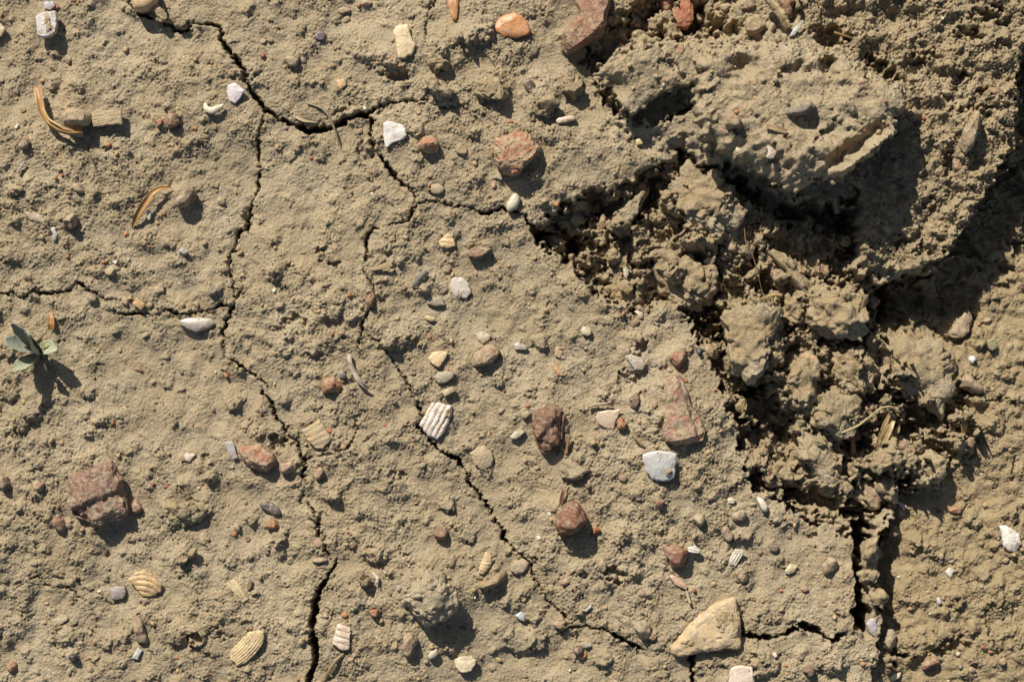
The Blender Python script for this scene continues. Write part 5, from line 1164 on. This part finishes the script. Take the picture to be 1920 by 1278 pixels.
for k, (ps, ws) in enumerate(CRACKS):
    p = P(ps); w = np.array([float(v) for v in ws.split()])
    rk = np.random.default_rng(100 + k)
    q = []; lipamp = rk.choice([-1, 1]) * rk.uniform(1.8, 3.8)
    for i in range(len(p) - 1):
        n = max(2, int(np.hypot(*(p[i + 1] - p[i])) / 4.5))
        for u in np.arange(n) / n:
            q.append([*(p[i] * (1 - u) + p[i + 1] * u), w[i] * (1 - u) + w[i + 1] * u])
    q.append([*p[-1], w[-1]]); q = np.array(q)
    q[:, :2] += np.clip(rk.standard_normal((len(q), 2)) * 1.9, -3.4, 3.4)
    wob = np.interp(np.arange(len(q)), np.arange(0, len(q) + 5, 4), rk.standard_normal(len(np.arange(0, len(q) + 5, 4))))
    q[:, 2] *= np.clip(.95 + .34 * wob + .2 * rk.standard_normal(len(q)), .3, 1.7)
    q[:, 2] = np.maximum(q[:, 2], 1.1)
    for i in range(len(q) - 1):
        ax, ay, aw = q[i]; bx, by, bw = q[i + 1]
        m = max(aw, bw) + 26
        if rk.random() < .5: LIPS.append((ax, ay, aw))
        sl = (slice(*np.searchsorted(YS, (min(ay, by) - m, max(ay, by) + m))), slice(*np.searchsorted(XS, (min(ax, bx) - m, max(ax, bx) + m))))
        gx, gy = X[sl] + .9 * n5[sl], Y[sl] + .9 * n5b[sl]
        ex, ey = bx - ax, by - ay
        t = np.clip(((gx - ax) * ex + (gy - ay) * ey) / (ex * ex + ey * ey + 1e-6), 0, 1)
        d = np.hypot(gx - ax - t * ex, gy - ay - t * ey)
        sgn = np.where(ex * (gy - ay) - ey * (gx - ax) > 0, 1.0, -.6)
        wl = np.exp(-(d / 13) ** 2)
        up = wl > lipw[sl]; lip[sl] = np.where(up, lipamp * sgn * np.clip((d - 1) / 3, 0, 1) * np.exp(-d / 11), lip[sl]); lipw[sl] = np.maximum(lipw[sl], wl)
        hw = (aw + (bw - aw) * t) * .5
        hw = np.where(hw < 4.5, hw * (.36 + .42 * hw / 4.5), hw * .74)
        dep = np.minimum(6 + hw * 11, 75)
        crackd[sl] = np.maximum(crackd[sl], dep * sstep((hw + .9 - d) / 1.7) + 1.2 * sstep((hw + 5 - d) / 6))
H += lip
for (ax, ay, aw) in LIPS:
    r = r0.uniform(1.6, 4.2); a_ = r0.uniform(0, 6.28); o_ = aw * .5 + r * r0.uniform(.4, 2.5)
    bump(ax + math.cos(a_) * o_, ay + math.sin(a_) * o_, r, r * r0.uniform(.5, 1.0), .3)
H -= crackd

# ---- fine relief
loose = np.clip(.55 * mT * (1 - mS) + 1.0 * mR * (1 - mT) * (1 - mS) + .5 * mS + .5 * mH, 0, 1)
A = (.55 + .75 * rough) * calm; n10 = n10 * fine_; n5 = n5 * fine_; n5b = n5b * fine_; n10b = n10b * fine_
H += A * (1.3 * n25 + .45 * (np.abs(n10) * 1.5 - 1) + 1.0 * n5 + .5 * (np.abs(n5b) - .8))
H += mT * (.5 * (np.abs(n10b) * 1.6 - 1.2) + 1.2 * n5b + 1.4 * n25) + mS * (.9 * (np.abs(n10b) * 1.6 - 1.2) + .9 * n5 + 2.4 * n25) + mR * (1 - mT) * (1.0 * n25)
H = H.astype(np.float32)

V = np.stack([(X - 960), (Y - 639), H], -1).reshape(-1, 3)
jj, ii = np.meshgrid(np.arange(NYs - 1), np.arange(NXs - 1), indexing='ij')
a = (jj * NXs + ii).ravel()
me = mesh('ground', V, np.stack([a, a + 1, a + NXs + 1, a + NXs], 1), M['ground'], attrs=dict(loose_soil=loose.ravel()))
g = bpy.data.objects.new('ground', me); C.objects.link(g); g['kind'] = 'structure'
del V, a, ii, jj

def gz(x, y):
    fx = np.interp(x, XS, np.arange(NXs)); fy = np.interp(y, YS, np.arange(NYs))
    i = np.clip(fx.astype(int), 0, NXs - 2); j = np.clip(fy.astype(int), 0, NYs - 2)
    fx = fx - i; fy = fy - j
    return (H[j, i] * (1 - fx) + H[j, i + 1] * fx) * (1 - fy) + (H[j + 1, i] * (1 - fx) + H[j + 1, i + 1] * fx) * fy

# ------------------------------------------------------------------ two big clods built as crusts with ragged outlines
EXTRA = []                                       # tops of the big clods, so that things can sit on them
def crust(name, label, cat, poly, zt, zb, step=2.2, seed=1, ragged=3.0):
    poly = P(poly)
    x0, y0 = poly.min(0) - 14; x1, y1 = poly.max(0) + 14
    xs = np.arange(x0, x1, step); ys = np.arange(y0, y1, step)
    gx, gy = np.meshgrid(xs, ys)
    k25 = tsample(N25, gx + seed * 71, gy + 9); k10 = tsample(N10, gx + seed * 31, gy + 80); k5 = tsample(N5, gx, gy + seed * 50); k60 = tsample(N60, gx + seed * 37, gy)
    d = poly_sd(poly, gx + ragged * k25 + ragged * .5 * k10, gy + ragged * tsample(N25, gx + 300, gy + seed * 11) + ragged * .5 * k5)
    top, bot = zt(gx, gy, d), zb(gx, gy, d)
    bx = gx + 4 * k25 + 1.5 * k10; by = gy + 4 * tsample(N25, gx + 300, gy + seed * 11) + 1.5 * k5
    top = top + 1.0 * k25 + .3 * (np.abs(k10) * 1.6 - 1) + .7 * k5 + 2.4 * k60 + blocks_at(bx, by, 48, seed, 3.6, 3.0, .10) + blocks_at(bx, by, 17, seed + 1, .6, .7, .07)
    bot = np.minimum(bot, top - 10)
    e = np.clip(d / 7.0, 0, 1); e = np.sqrt(np.clip(1 - (1 - e) ** 2, 0, 1))
    mid = top * .45 + bot * .55
    zt_ = mid + (top - mid) * e; zb_ = mid + (bot - mid) * e
    inside = d > 0
    nx = len(xs)
    jj, ii = np.meshgrid(np.arange(len(ys) - 1), np.arange(nx - 1), indexing='ij')
    ok = inside[:-1, :-1] & inside[1:, :-1] & inside[:-1, 1:] & inside[1:, 1:]
    a = (jj * nx + ii)[ok]
    q = np.stack([a, a + 1, a + nx + 1, a + nx], 1)
    N = gx.size
    # boundary edges joined by a wall
    ed = {}
    for f in q:
        for k in range(4):
            u, v = int(f[k]), int(f[(k + 1) % 4])
            if (v, u) in ed: del ed[(v, u)]
            else: ed[(u, v)] = 1
    side = np.array([[v, u, u + N, v + N] for (u, v) in ed])
    Vv = np.concatenate([np.stack([gx, gy, zt_], -1).reshape(-1, 3), np.stack([gx, gy, zb_], -1).reshape(-1, 3)])
    Fq = np.concatenate([q, q[:, ::-1] + N, side])
    used = np.unique(Fq); rm = np.full(2 * N, -1); rm[used] = np.arange(len(used))
    cx, cy = poly.mean(0)
    zc = float(np.median(zb_[inside]))
    o = put(name, mesh(name, Vv[used] - (cx, cy, zc), rm[Fq], M['clod']), cx, cy, zc, SOIL, 0)
    tag(o, label, cat)
    EXTRA.append((xs, ys, np.where(inside, zt_, -1e3)))

BIG = '1296,170 1306,140 1290,110 1330,84 1400,80 1455,78 1530,95 1602,115 1640,150 1685,168 1692,196 1670,232 1668,258 1625,292 1584,326 1560,346 1524,342 1490,368 1452,352 1402,322 1362,300 1312,272 1298,225'
def big_top(x, y, d):
    x0_, y0_ = x, y
    x = x + 2 * tsample(N25, x0_ + 90, y0_); y = y + 2 * tsample(N25, x0_, y0_ + 333)
    edge = 60 + (y - 80) * .17 + (x - 1490) * .05
    south = sstep((y - 235) / 70) * sstep((1590 - x) / 60)
    w = 44 + 30 * south
    p = np.sqrt(np.clip(1 - (1 - np.clip(d / w, 0, 1)) ** 2, 0, 1))
    z = edge - 10 * south + 46 * p * (1 - south) + (62 * np.clip(d / 56, 0, 1) ** .9) * south
    # a ridge along the lower right rim with a shaded groove behind it
    t = ((x - 1560) * 105 + (y - 335) * -75) / math.hypot(105, 75); s = ((x - 1560) * 75 + (y - 335) * 105) / math.hypot(105, 75)
    z += 34 * np.exp(-((s + 3) / 9) ** 2) * sstep((t + 6) / 14) * sstep((146 - t) / 30)
    z -= 30 * np.exp(-((s + 27) / 13) ** 2) * sstep((t + 20) / 30) * sstep((135 - t) / 30)
    for (px, py, rx, ry, dd) in ((1388, 130, 24, 16, 36), (1490, 139, 32, 12, 24), (1545, 130, 15, 20, 38), (1368, 155, 26, 10, 12), (1340, 250, 16, 36, 22), (1610, 190, 20, 14, 10), (1520, 250, 36, 34, 20), (1440, 320, 34, 16, 6), (1383, 262, 26, 18, 14), (1575, 225, 20, 10, 9), (1565, 170, 30, 9, 9)):
        z -= dd * np.exp(-(((x - px) / rx) ** 2 + ((y - py) / ry) ** 2) ** 1.4)
    return z
def big_bot(x, y, d):
    edge = 60 + (y - 80) * .17 + (x - 1490) * .05
    north = sstep((300 - y) / 120) * sstep((1600 - x) / 100)
    return edge - 22 - 55 * north * np.clip(d / 60, 0, 1) - 18 * np.clip(d / 60, 0, 1)
crust('soil_clod', 'huge clod of soil with set stones, overhanging the hollow at upper right', 'soil clod', BIG, big_top, big_bot, seed=3)

LEDGE = '1112,142 1136,122 1160,102 1196,94 1232,87 1296,88 1318,104 1306,150 1292,166 1262,170 1236,186 1204,204 1182,216 1164,212 1154,180 1140,162 1126,154'
def ledge_top(x, y, d):
    z = 52 + 8 * np.sqrt(np.clip(d / 30, 0, 1)) + (x - 1120) * .05
    z -= 20 * np.exp(-(((x - 1155) / 20) ** 2 + ((y - 165) / 26) ** 2) ** 1.5)
    return z
crust('soil_ledge', 'tilted crust of mud jutting out left of the huge clod, dark hollow beneath', 'soil crust', LEDGE, ledge_top, lambda x, y, d: 30 - 16 * np.clip(d / 40, 0, 1) * sstep((150 - y) / 40) + 0 * x, seed=7)

def surf(x, y):
    z = gz(np.asarray(x, float), np.asarray(y, float))
    for xs, ys, zz in EXTRA:
        i = np.clip(np.round((x - xs[0]) / (xs[1] - xs[0])).astype(int), 0, len(xs) - 1)
        j = np.clip(np.round((y - ys[0]) / (ys[1] - ys[0])).astype(int), 0, len(ys) - 1)
        ok = (x >= xs[0]) & (x <= xs[-1]) & (y >= ys[0]) & (y <= ys[-1])
        z = np.where(ok, np.maximum(z, zz[j, i]), z)
    return z

# ------------------------------------------------------------------ build the catalogue
UNDER_CLOD = ('short dark stick pointing down', )
def base_z(x, y, label=''):
    x = np.atleast_1d(np.asarray(x, float)); y = np.atleast_1d(np.asarray(y, float))
    z = gz(x, y) if label.startswith(UNDER_CLOD) else surf(x, y)
    return z
for n_, t in enumerate(THINGS):
    k = t['kind']; extra = t.get('extra')
    if k in ('lump', 'plate'):
        cx, cy = t['c']; R = t['R']
        fx = cx + (t['poly'][:, 0] - cx) * .7; fy = cy + (t['poly'][:, 1] - cy) * .7
        zz = base_z(np.append(fx, cx), np.append(fy, cy))
        z0 = float(np.percentile(zz, 45))
        if k == 'lump':
            lift = t.get('lift', .3) * (.55 if t['mat'] in ('brick', 'stone') else .8)
            hh = t['h'] / (1 + lift)
            kw = {q: t[q] for q in ('sub', 'box', 'top', 'facets', 'amp', 'nsize', 'seed', 'soften', 'fine', 'crumb', 'steps', 'chunk') if q in t}
            if t['mat'] in ('brick', 'stone'): kw['facets'] = kw.get('facets', 2) + 2; kw.setdefault('crumb', min(1.6, R * .06))
            if R < 34: kw['sub'] = min(kw.get('sub', 4), 5)
            if R < 22: kw['sub'] = min(kw.get('sub', 4), 4)
            kw.setdefault('seed', n_ + 40)
            kw.setdefault('amp', max(.5, R * .06))
            kw.setdefault('nsize', max(5, R * .6))
            p, F, c = lump_shape(t['poly'], hh, **kw)
            me = mesh(t['name'], p, F, M[t['mat']], smooth=t['mat'] != 'clod')
            zc = z0 + hh * lift
        else:
            kw = {q: t[q] for q in ('dome', 'ribs', 'tilt', 'nr', 'na', 'amp', 'soften', 'wav', 'spiral', 'growth') if q in t}
            if R < 17: kw['nr'] = min(kw.get('nr', 14), 15); kw['na'] = min(kw.get('na', 48), 52)
            p, F, c, at = plate_shape(t['poly'], t['h'], seed=n_ + 3, **kw)
            me = mesh(t['name'], p, F, M[t['mat']], attrs=at)
            zc = z0 + t['h'] * .2 + t.get('lift', 3)
        o = put(t['name'], me, c[0], c[1], zc, t['color'], t.get('dust', .3))
    else:
        pts = np.array(t['pts'], float)
        cx, cy = pts[:, :2].mean(0)
        zz = base_z(pts[:, 0], pts[:, 1], t['label'])
        z0 = float(np.median(zz)) if k == 'strip' else float(np.percentile(zz, 60))
        loc = pts - (cx, cy, 0)
        if k == 'strip':
            kw = {q: t[q] for q in ('thick', 'cup', 'n', 'm', 'roll', 'lobes', 'fray') if q in t}
            V_, F_, at = strip_shape(loc, t['width'], seed=n_, **kw)
        else:
            V_, F_, at = tube_shape(loc, t['rad'], m=t.get('m', 7), seed=n_)
        me = mesh(t['name'], V_, F_, M[t['mat']], attrs=at)
        o = put(t['name'], me, cx, cy, z0, t['color'], 0)
        for (pn, pp, pw, kw) in (extra or ()):
            V_, F_, at = strip_shape(np.array(pp, float) - (cx, cy, 0), pw, seed=n_ + 50, n=34, **kw)
            put(pn, mesh(pn, V_, F_, M[t['mat']], attrs=at), 0, 0, 0, (204, 176, 124), 0, parent=o)
    tag(o, t['label'], t['cat'])
    for (mp, mh, mz) in t.get('mud', ()):                      # dried mud still stuck on it
        mp = P(mp); p, F, cc = lump_shape(mp, mh, sub=5, amp=2.2, nsize=6, fine=1.6, seed=n_, box=.8, top=.8)
        mo = put('dried_mud', mesh('dried_mud', p, F, M['clod']), cc[0] - c[0], cc[1] - c[1], mz, (176, 150, 110), 0, parent=o)

# small pebbles: a dozen shapes shared by all, coloured and turned one by one
shapes = []
for k in range(12):
    p, F, c = lump_shape(ell(0, 0, 1 * 10, (.75 + .05 * (k % 5)) * 10, 0, seed=k, jit=.1), 8, sub=3, facets=k % 4, amp=1.1, nsize=6, seed=200 + k, box=.7, top=.75, fine=.5 if k % 3 else 0)
    shapes.append(mesh('pebble', p / 10.0 * 10, F, M['brick' if k % 3 else 'stone']))
rt = np.random.default_rng(77)
for (x, y, r, c, ry) in TINY:
    me = shapes[rt.integers(0, len(shapes))]
    z0 = float(surf(np.array([x]), np.array([y]))[0])
    cc, lab, grp = _tc[c]
    cc = tuple(v * rt.uniform(.9, 1.1) for v in cc)
    o = put('pebble', me, x, y, z0 - r * .08, cc, rt.uniform(.25, .6))
    o.scale = (r / 10, (ry or r * rt.uniform(.8, 1.05)) / 10, r / 10 * rt.uniform(.75, 1.1))
    o.rotation_euler = (rt.uniform(-.25, .25), rt.uniform(-.25, .25), rt.uniform(0, 6.28) if not ry else rt.uniform(-.3, .3))
    tag(o, place_words(x, y, lab), 'pebble', grp)

# loose earth crumbs of the hollow that can be told apart
crumbs = []
for k in range(10):
    p, F, c = lump_shape(ell(0, 0, 16, 13, 0, seed=50 + k, jit=.16), 13, sub=4, facets=k % 3, amp=3.2, nsize=9, seed=300 + k, box=.6, top=.65, fine=.4, chunk=12)
    crumbs.append(mesh('earth_crumb', p, F, M['clod'], smooth=False))
n = 0
while n < 60:
    x, y = rt.uniform(1010, 1850), rt.uniform(300, 985)
    j = np.searchsorted(YS, y); i = np.searchsorted(XS, x)
    if dT[j, i] < 4: continue
    r = rt.uniform(7, 17)
    z0 = float(gz(np.array([x]), np.array([y]))[0])
    o = put('earth_crumb', crumbs[rt.integers(0, 10)], x, y, z0 + r * .3, tuple(v * rt.uniform(.95, 1.07) for v in (166, 146, 110)), 0)
    o.scale = (r / 16,) * 3; o.rotation_euler = (rt.uniform(-.4, .4), rt.uniform(-.4, .4), rt.uniform(0, 6.28))
    tag(o, place_words(x, y, ('large' if r > 13 else 'small' if r < 10 else 'mid sized') + ' loose earth crumb'), 'earth crumb', 'loose earth crumbs in the broken hollow')
    n += 1

# ------------------------------------------------------------------ the seedling
sx, sy = 79, 660
sz = float(np.median(gz(np.array([70., 79, 88]), np.array([655., 660, 668])))) - 2
root = bpy.data.objects.new('seedling', None); C.objects.link(root)
root.empty_display_size = .005
root.location = ((sx - 960) * S, (639 - sy) * S, sz * S)
tag(root, 'small grey green seedling with splayed fleshy leaves, by the left edge', 'seedling')
G1, G2, G3 = (154, 159, 142), (162, 165, 142), (172, 173, 138)
LEAVES = [
 ([(0, 0, 20), (-12, -22, 46), (-26, -42, 66), (-44, -62, 84)], 15, dict(roll=[-30, -42, -45], cup=.25, lobes=[.4, .9, 1.05, .9, .3]), (132, 138, 118)),
 ([(-2, -2, 16), (-22, -9, 38), (-42, -14, 58), (-61, -20, 72)], 21, dict(roll=[58, 60, 50], cup=.32, lobes=[.4, .9, 1.1, 1.05, .5]), G1),
 ([(-4, -2, 24), (-8, -16, 52), (-8, -30, 78), (-9, -41, 96)], 14, dict(roll=[-58, -62, -66, -60], cup=.4, lobes=[.6, 1.1, 1.2, .95, .4]), G2),
 ([(4, -6, 20), (16, -10, 34), (30, -8, 50), (46, -6, 60)], 14, dict(roll=[-12, -15, -20], cup=.35, lobes=[.3, .8, 1, .9, .25]), G3),
 ([(4, -10, 22), (14, -17, 34), (24, -20, 40), (34, -17, 44)], 7.5, dict(roll=[-20, -20], cup=.3, lobes=[.4, .9, 1, .4]), (150, 154, 92)),
 ([(-4, 8, 18), (-16, 16, 40), (-30, 28, 64), (-46, 39, 78)], 13, dict(roll=[15, 20, 22], cup=.3, lobes=[.35, .7, 1, 1, .3]), G3),
 ([(-6, 4, 12), (-18, 10, 20), (-30, 13, 26), (-39, 12, 28)], 6, dict(roll=[15, 15], cup=.3, lobes=[.4, .9, 1, .3]), G1),
 ([(2, 8, 16), (8, 22, 28), (12, 36, 26), (14, 50, 14)], 8, dict(roll=[10, 0], cup=.4, lobes=[.5, .9, .7, .15]), (124, 108, 82)),
 ([(-4, -8, 26), (-12, -14, 38), (-20, -20, 46), (-25, -22, 48)], 6, dict(roll=[10, 10], cup=.3, lobes=[.5, 1, .8, .3]), (158, 164, 92)),
 ([(6, -2, 24), (14, 0, 34), (22, 0, 40), (28, -3, 42)], 6.5, dict(roll=[-10, -10], cup=.3, lobes=[.5, 1, .9, .3]), G3),
]
for k, (pp, w, kw, c) in enumerate(LEAVES):
    pp = [(a * .86, b * .86, c_ * 1.15) for a, b, c_ in pp]; w *= 1.12
    V_, F_, at = strip_shape(pp, w * .9, seed=k + 1, n=34, m=13, thick=2.0, fray=.35, **kw)
    put('leaf', mesh('leaf', V_, F_, M['leaf'], attrs=at), 0, 0, 0, c, 0, parent=root)
V_, F_, at = tube_shape([(0, 4, -6), (1, 2, 10), (0, 0, 26)], [5, 5, 4], m=9)
put('stem', mesh('stem', V_, F_, M['leaf'], attrs=at), 0, 0, 0, (134, 120, 92), 0, parent=root)

# ------------------------------------------------------------------ grit too small to pick apart
rg = np.random.default_rng(21)
V0, F0 = ico(2)
NG = 3000
gx = rg.uniform(-40, 1960, NG * 2); gy = rg.uniform(-40, 1318, NG * 2)
keep = rg.random(NG * 2) < (.25 + .75 * sstep((tsample(N60, gx, gy) * .6 + 1) / 2))
gx, gy = gx[keep][:NG], gy[keep][:NG]
NG = len(gx)
gr = np.minimum(1.3 + rg.exponential(1.15, NG), 5.2)
gzv = surf(gx, gy)
pal = np.array([col(*c) for c in ((166, 142, 104), (160, 138, 102), (176, 150, 110), (158, 96, 70), (176, 116, 78), (120, 102, 84), (208, 196, 170), (150, 146, 136), (96, 86, 76), (184, 148, 116))])
pi_ = rg.choice(len(pal), NG, p=[.30, .22, .16, .07, .06, .07, .04, .03, .02, .03])
sc = gr[:, None] * rg.uniform(.65, 1.25, (NG, 3))
an = rg.uniform(0, 6.28, NG)
nv = len(V0)
jig = 1 + .16 * rg.standard_normal((NG, nv, 1))
P0 = V0[None] * sc[:, None, :] * jig
P1 = np.stack([P0[..., 0] * np.cos(an)[:, None] - P0[..., 1] * np.sin(an)[:, None], P0[..., 0] * np.sin(an)[:, None] + P0[..., 1] * np.cos(an)[:, None], P0[..., 2]], -1)
P1 += np.stack([gx - 960, gy - 639, gzv + gr * .25], -1)[:, None, :]
FF = (F0[None] + (np.arange(NG) * nv)[:, None, None]).reshape(-1, 3)
tone = np.concatenate([np.repeat(pal[pi_] * rg.uniform(.85, 1.15, (NG, 1)), nv, 0), np.ones((NG * nv, 1))], 1)
go = bpy.data.objects.new('grit', mesh('grit', P1.reshape(-1, 3), FF, M['grit'], attrs=dict(tone=tone))); C.objects.link(go)
tag(go, 'fine grit and sand grains scattered over the dried mud', 'grit'); go['kind'] = 'stuff'
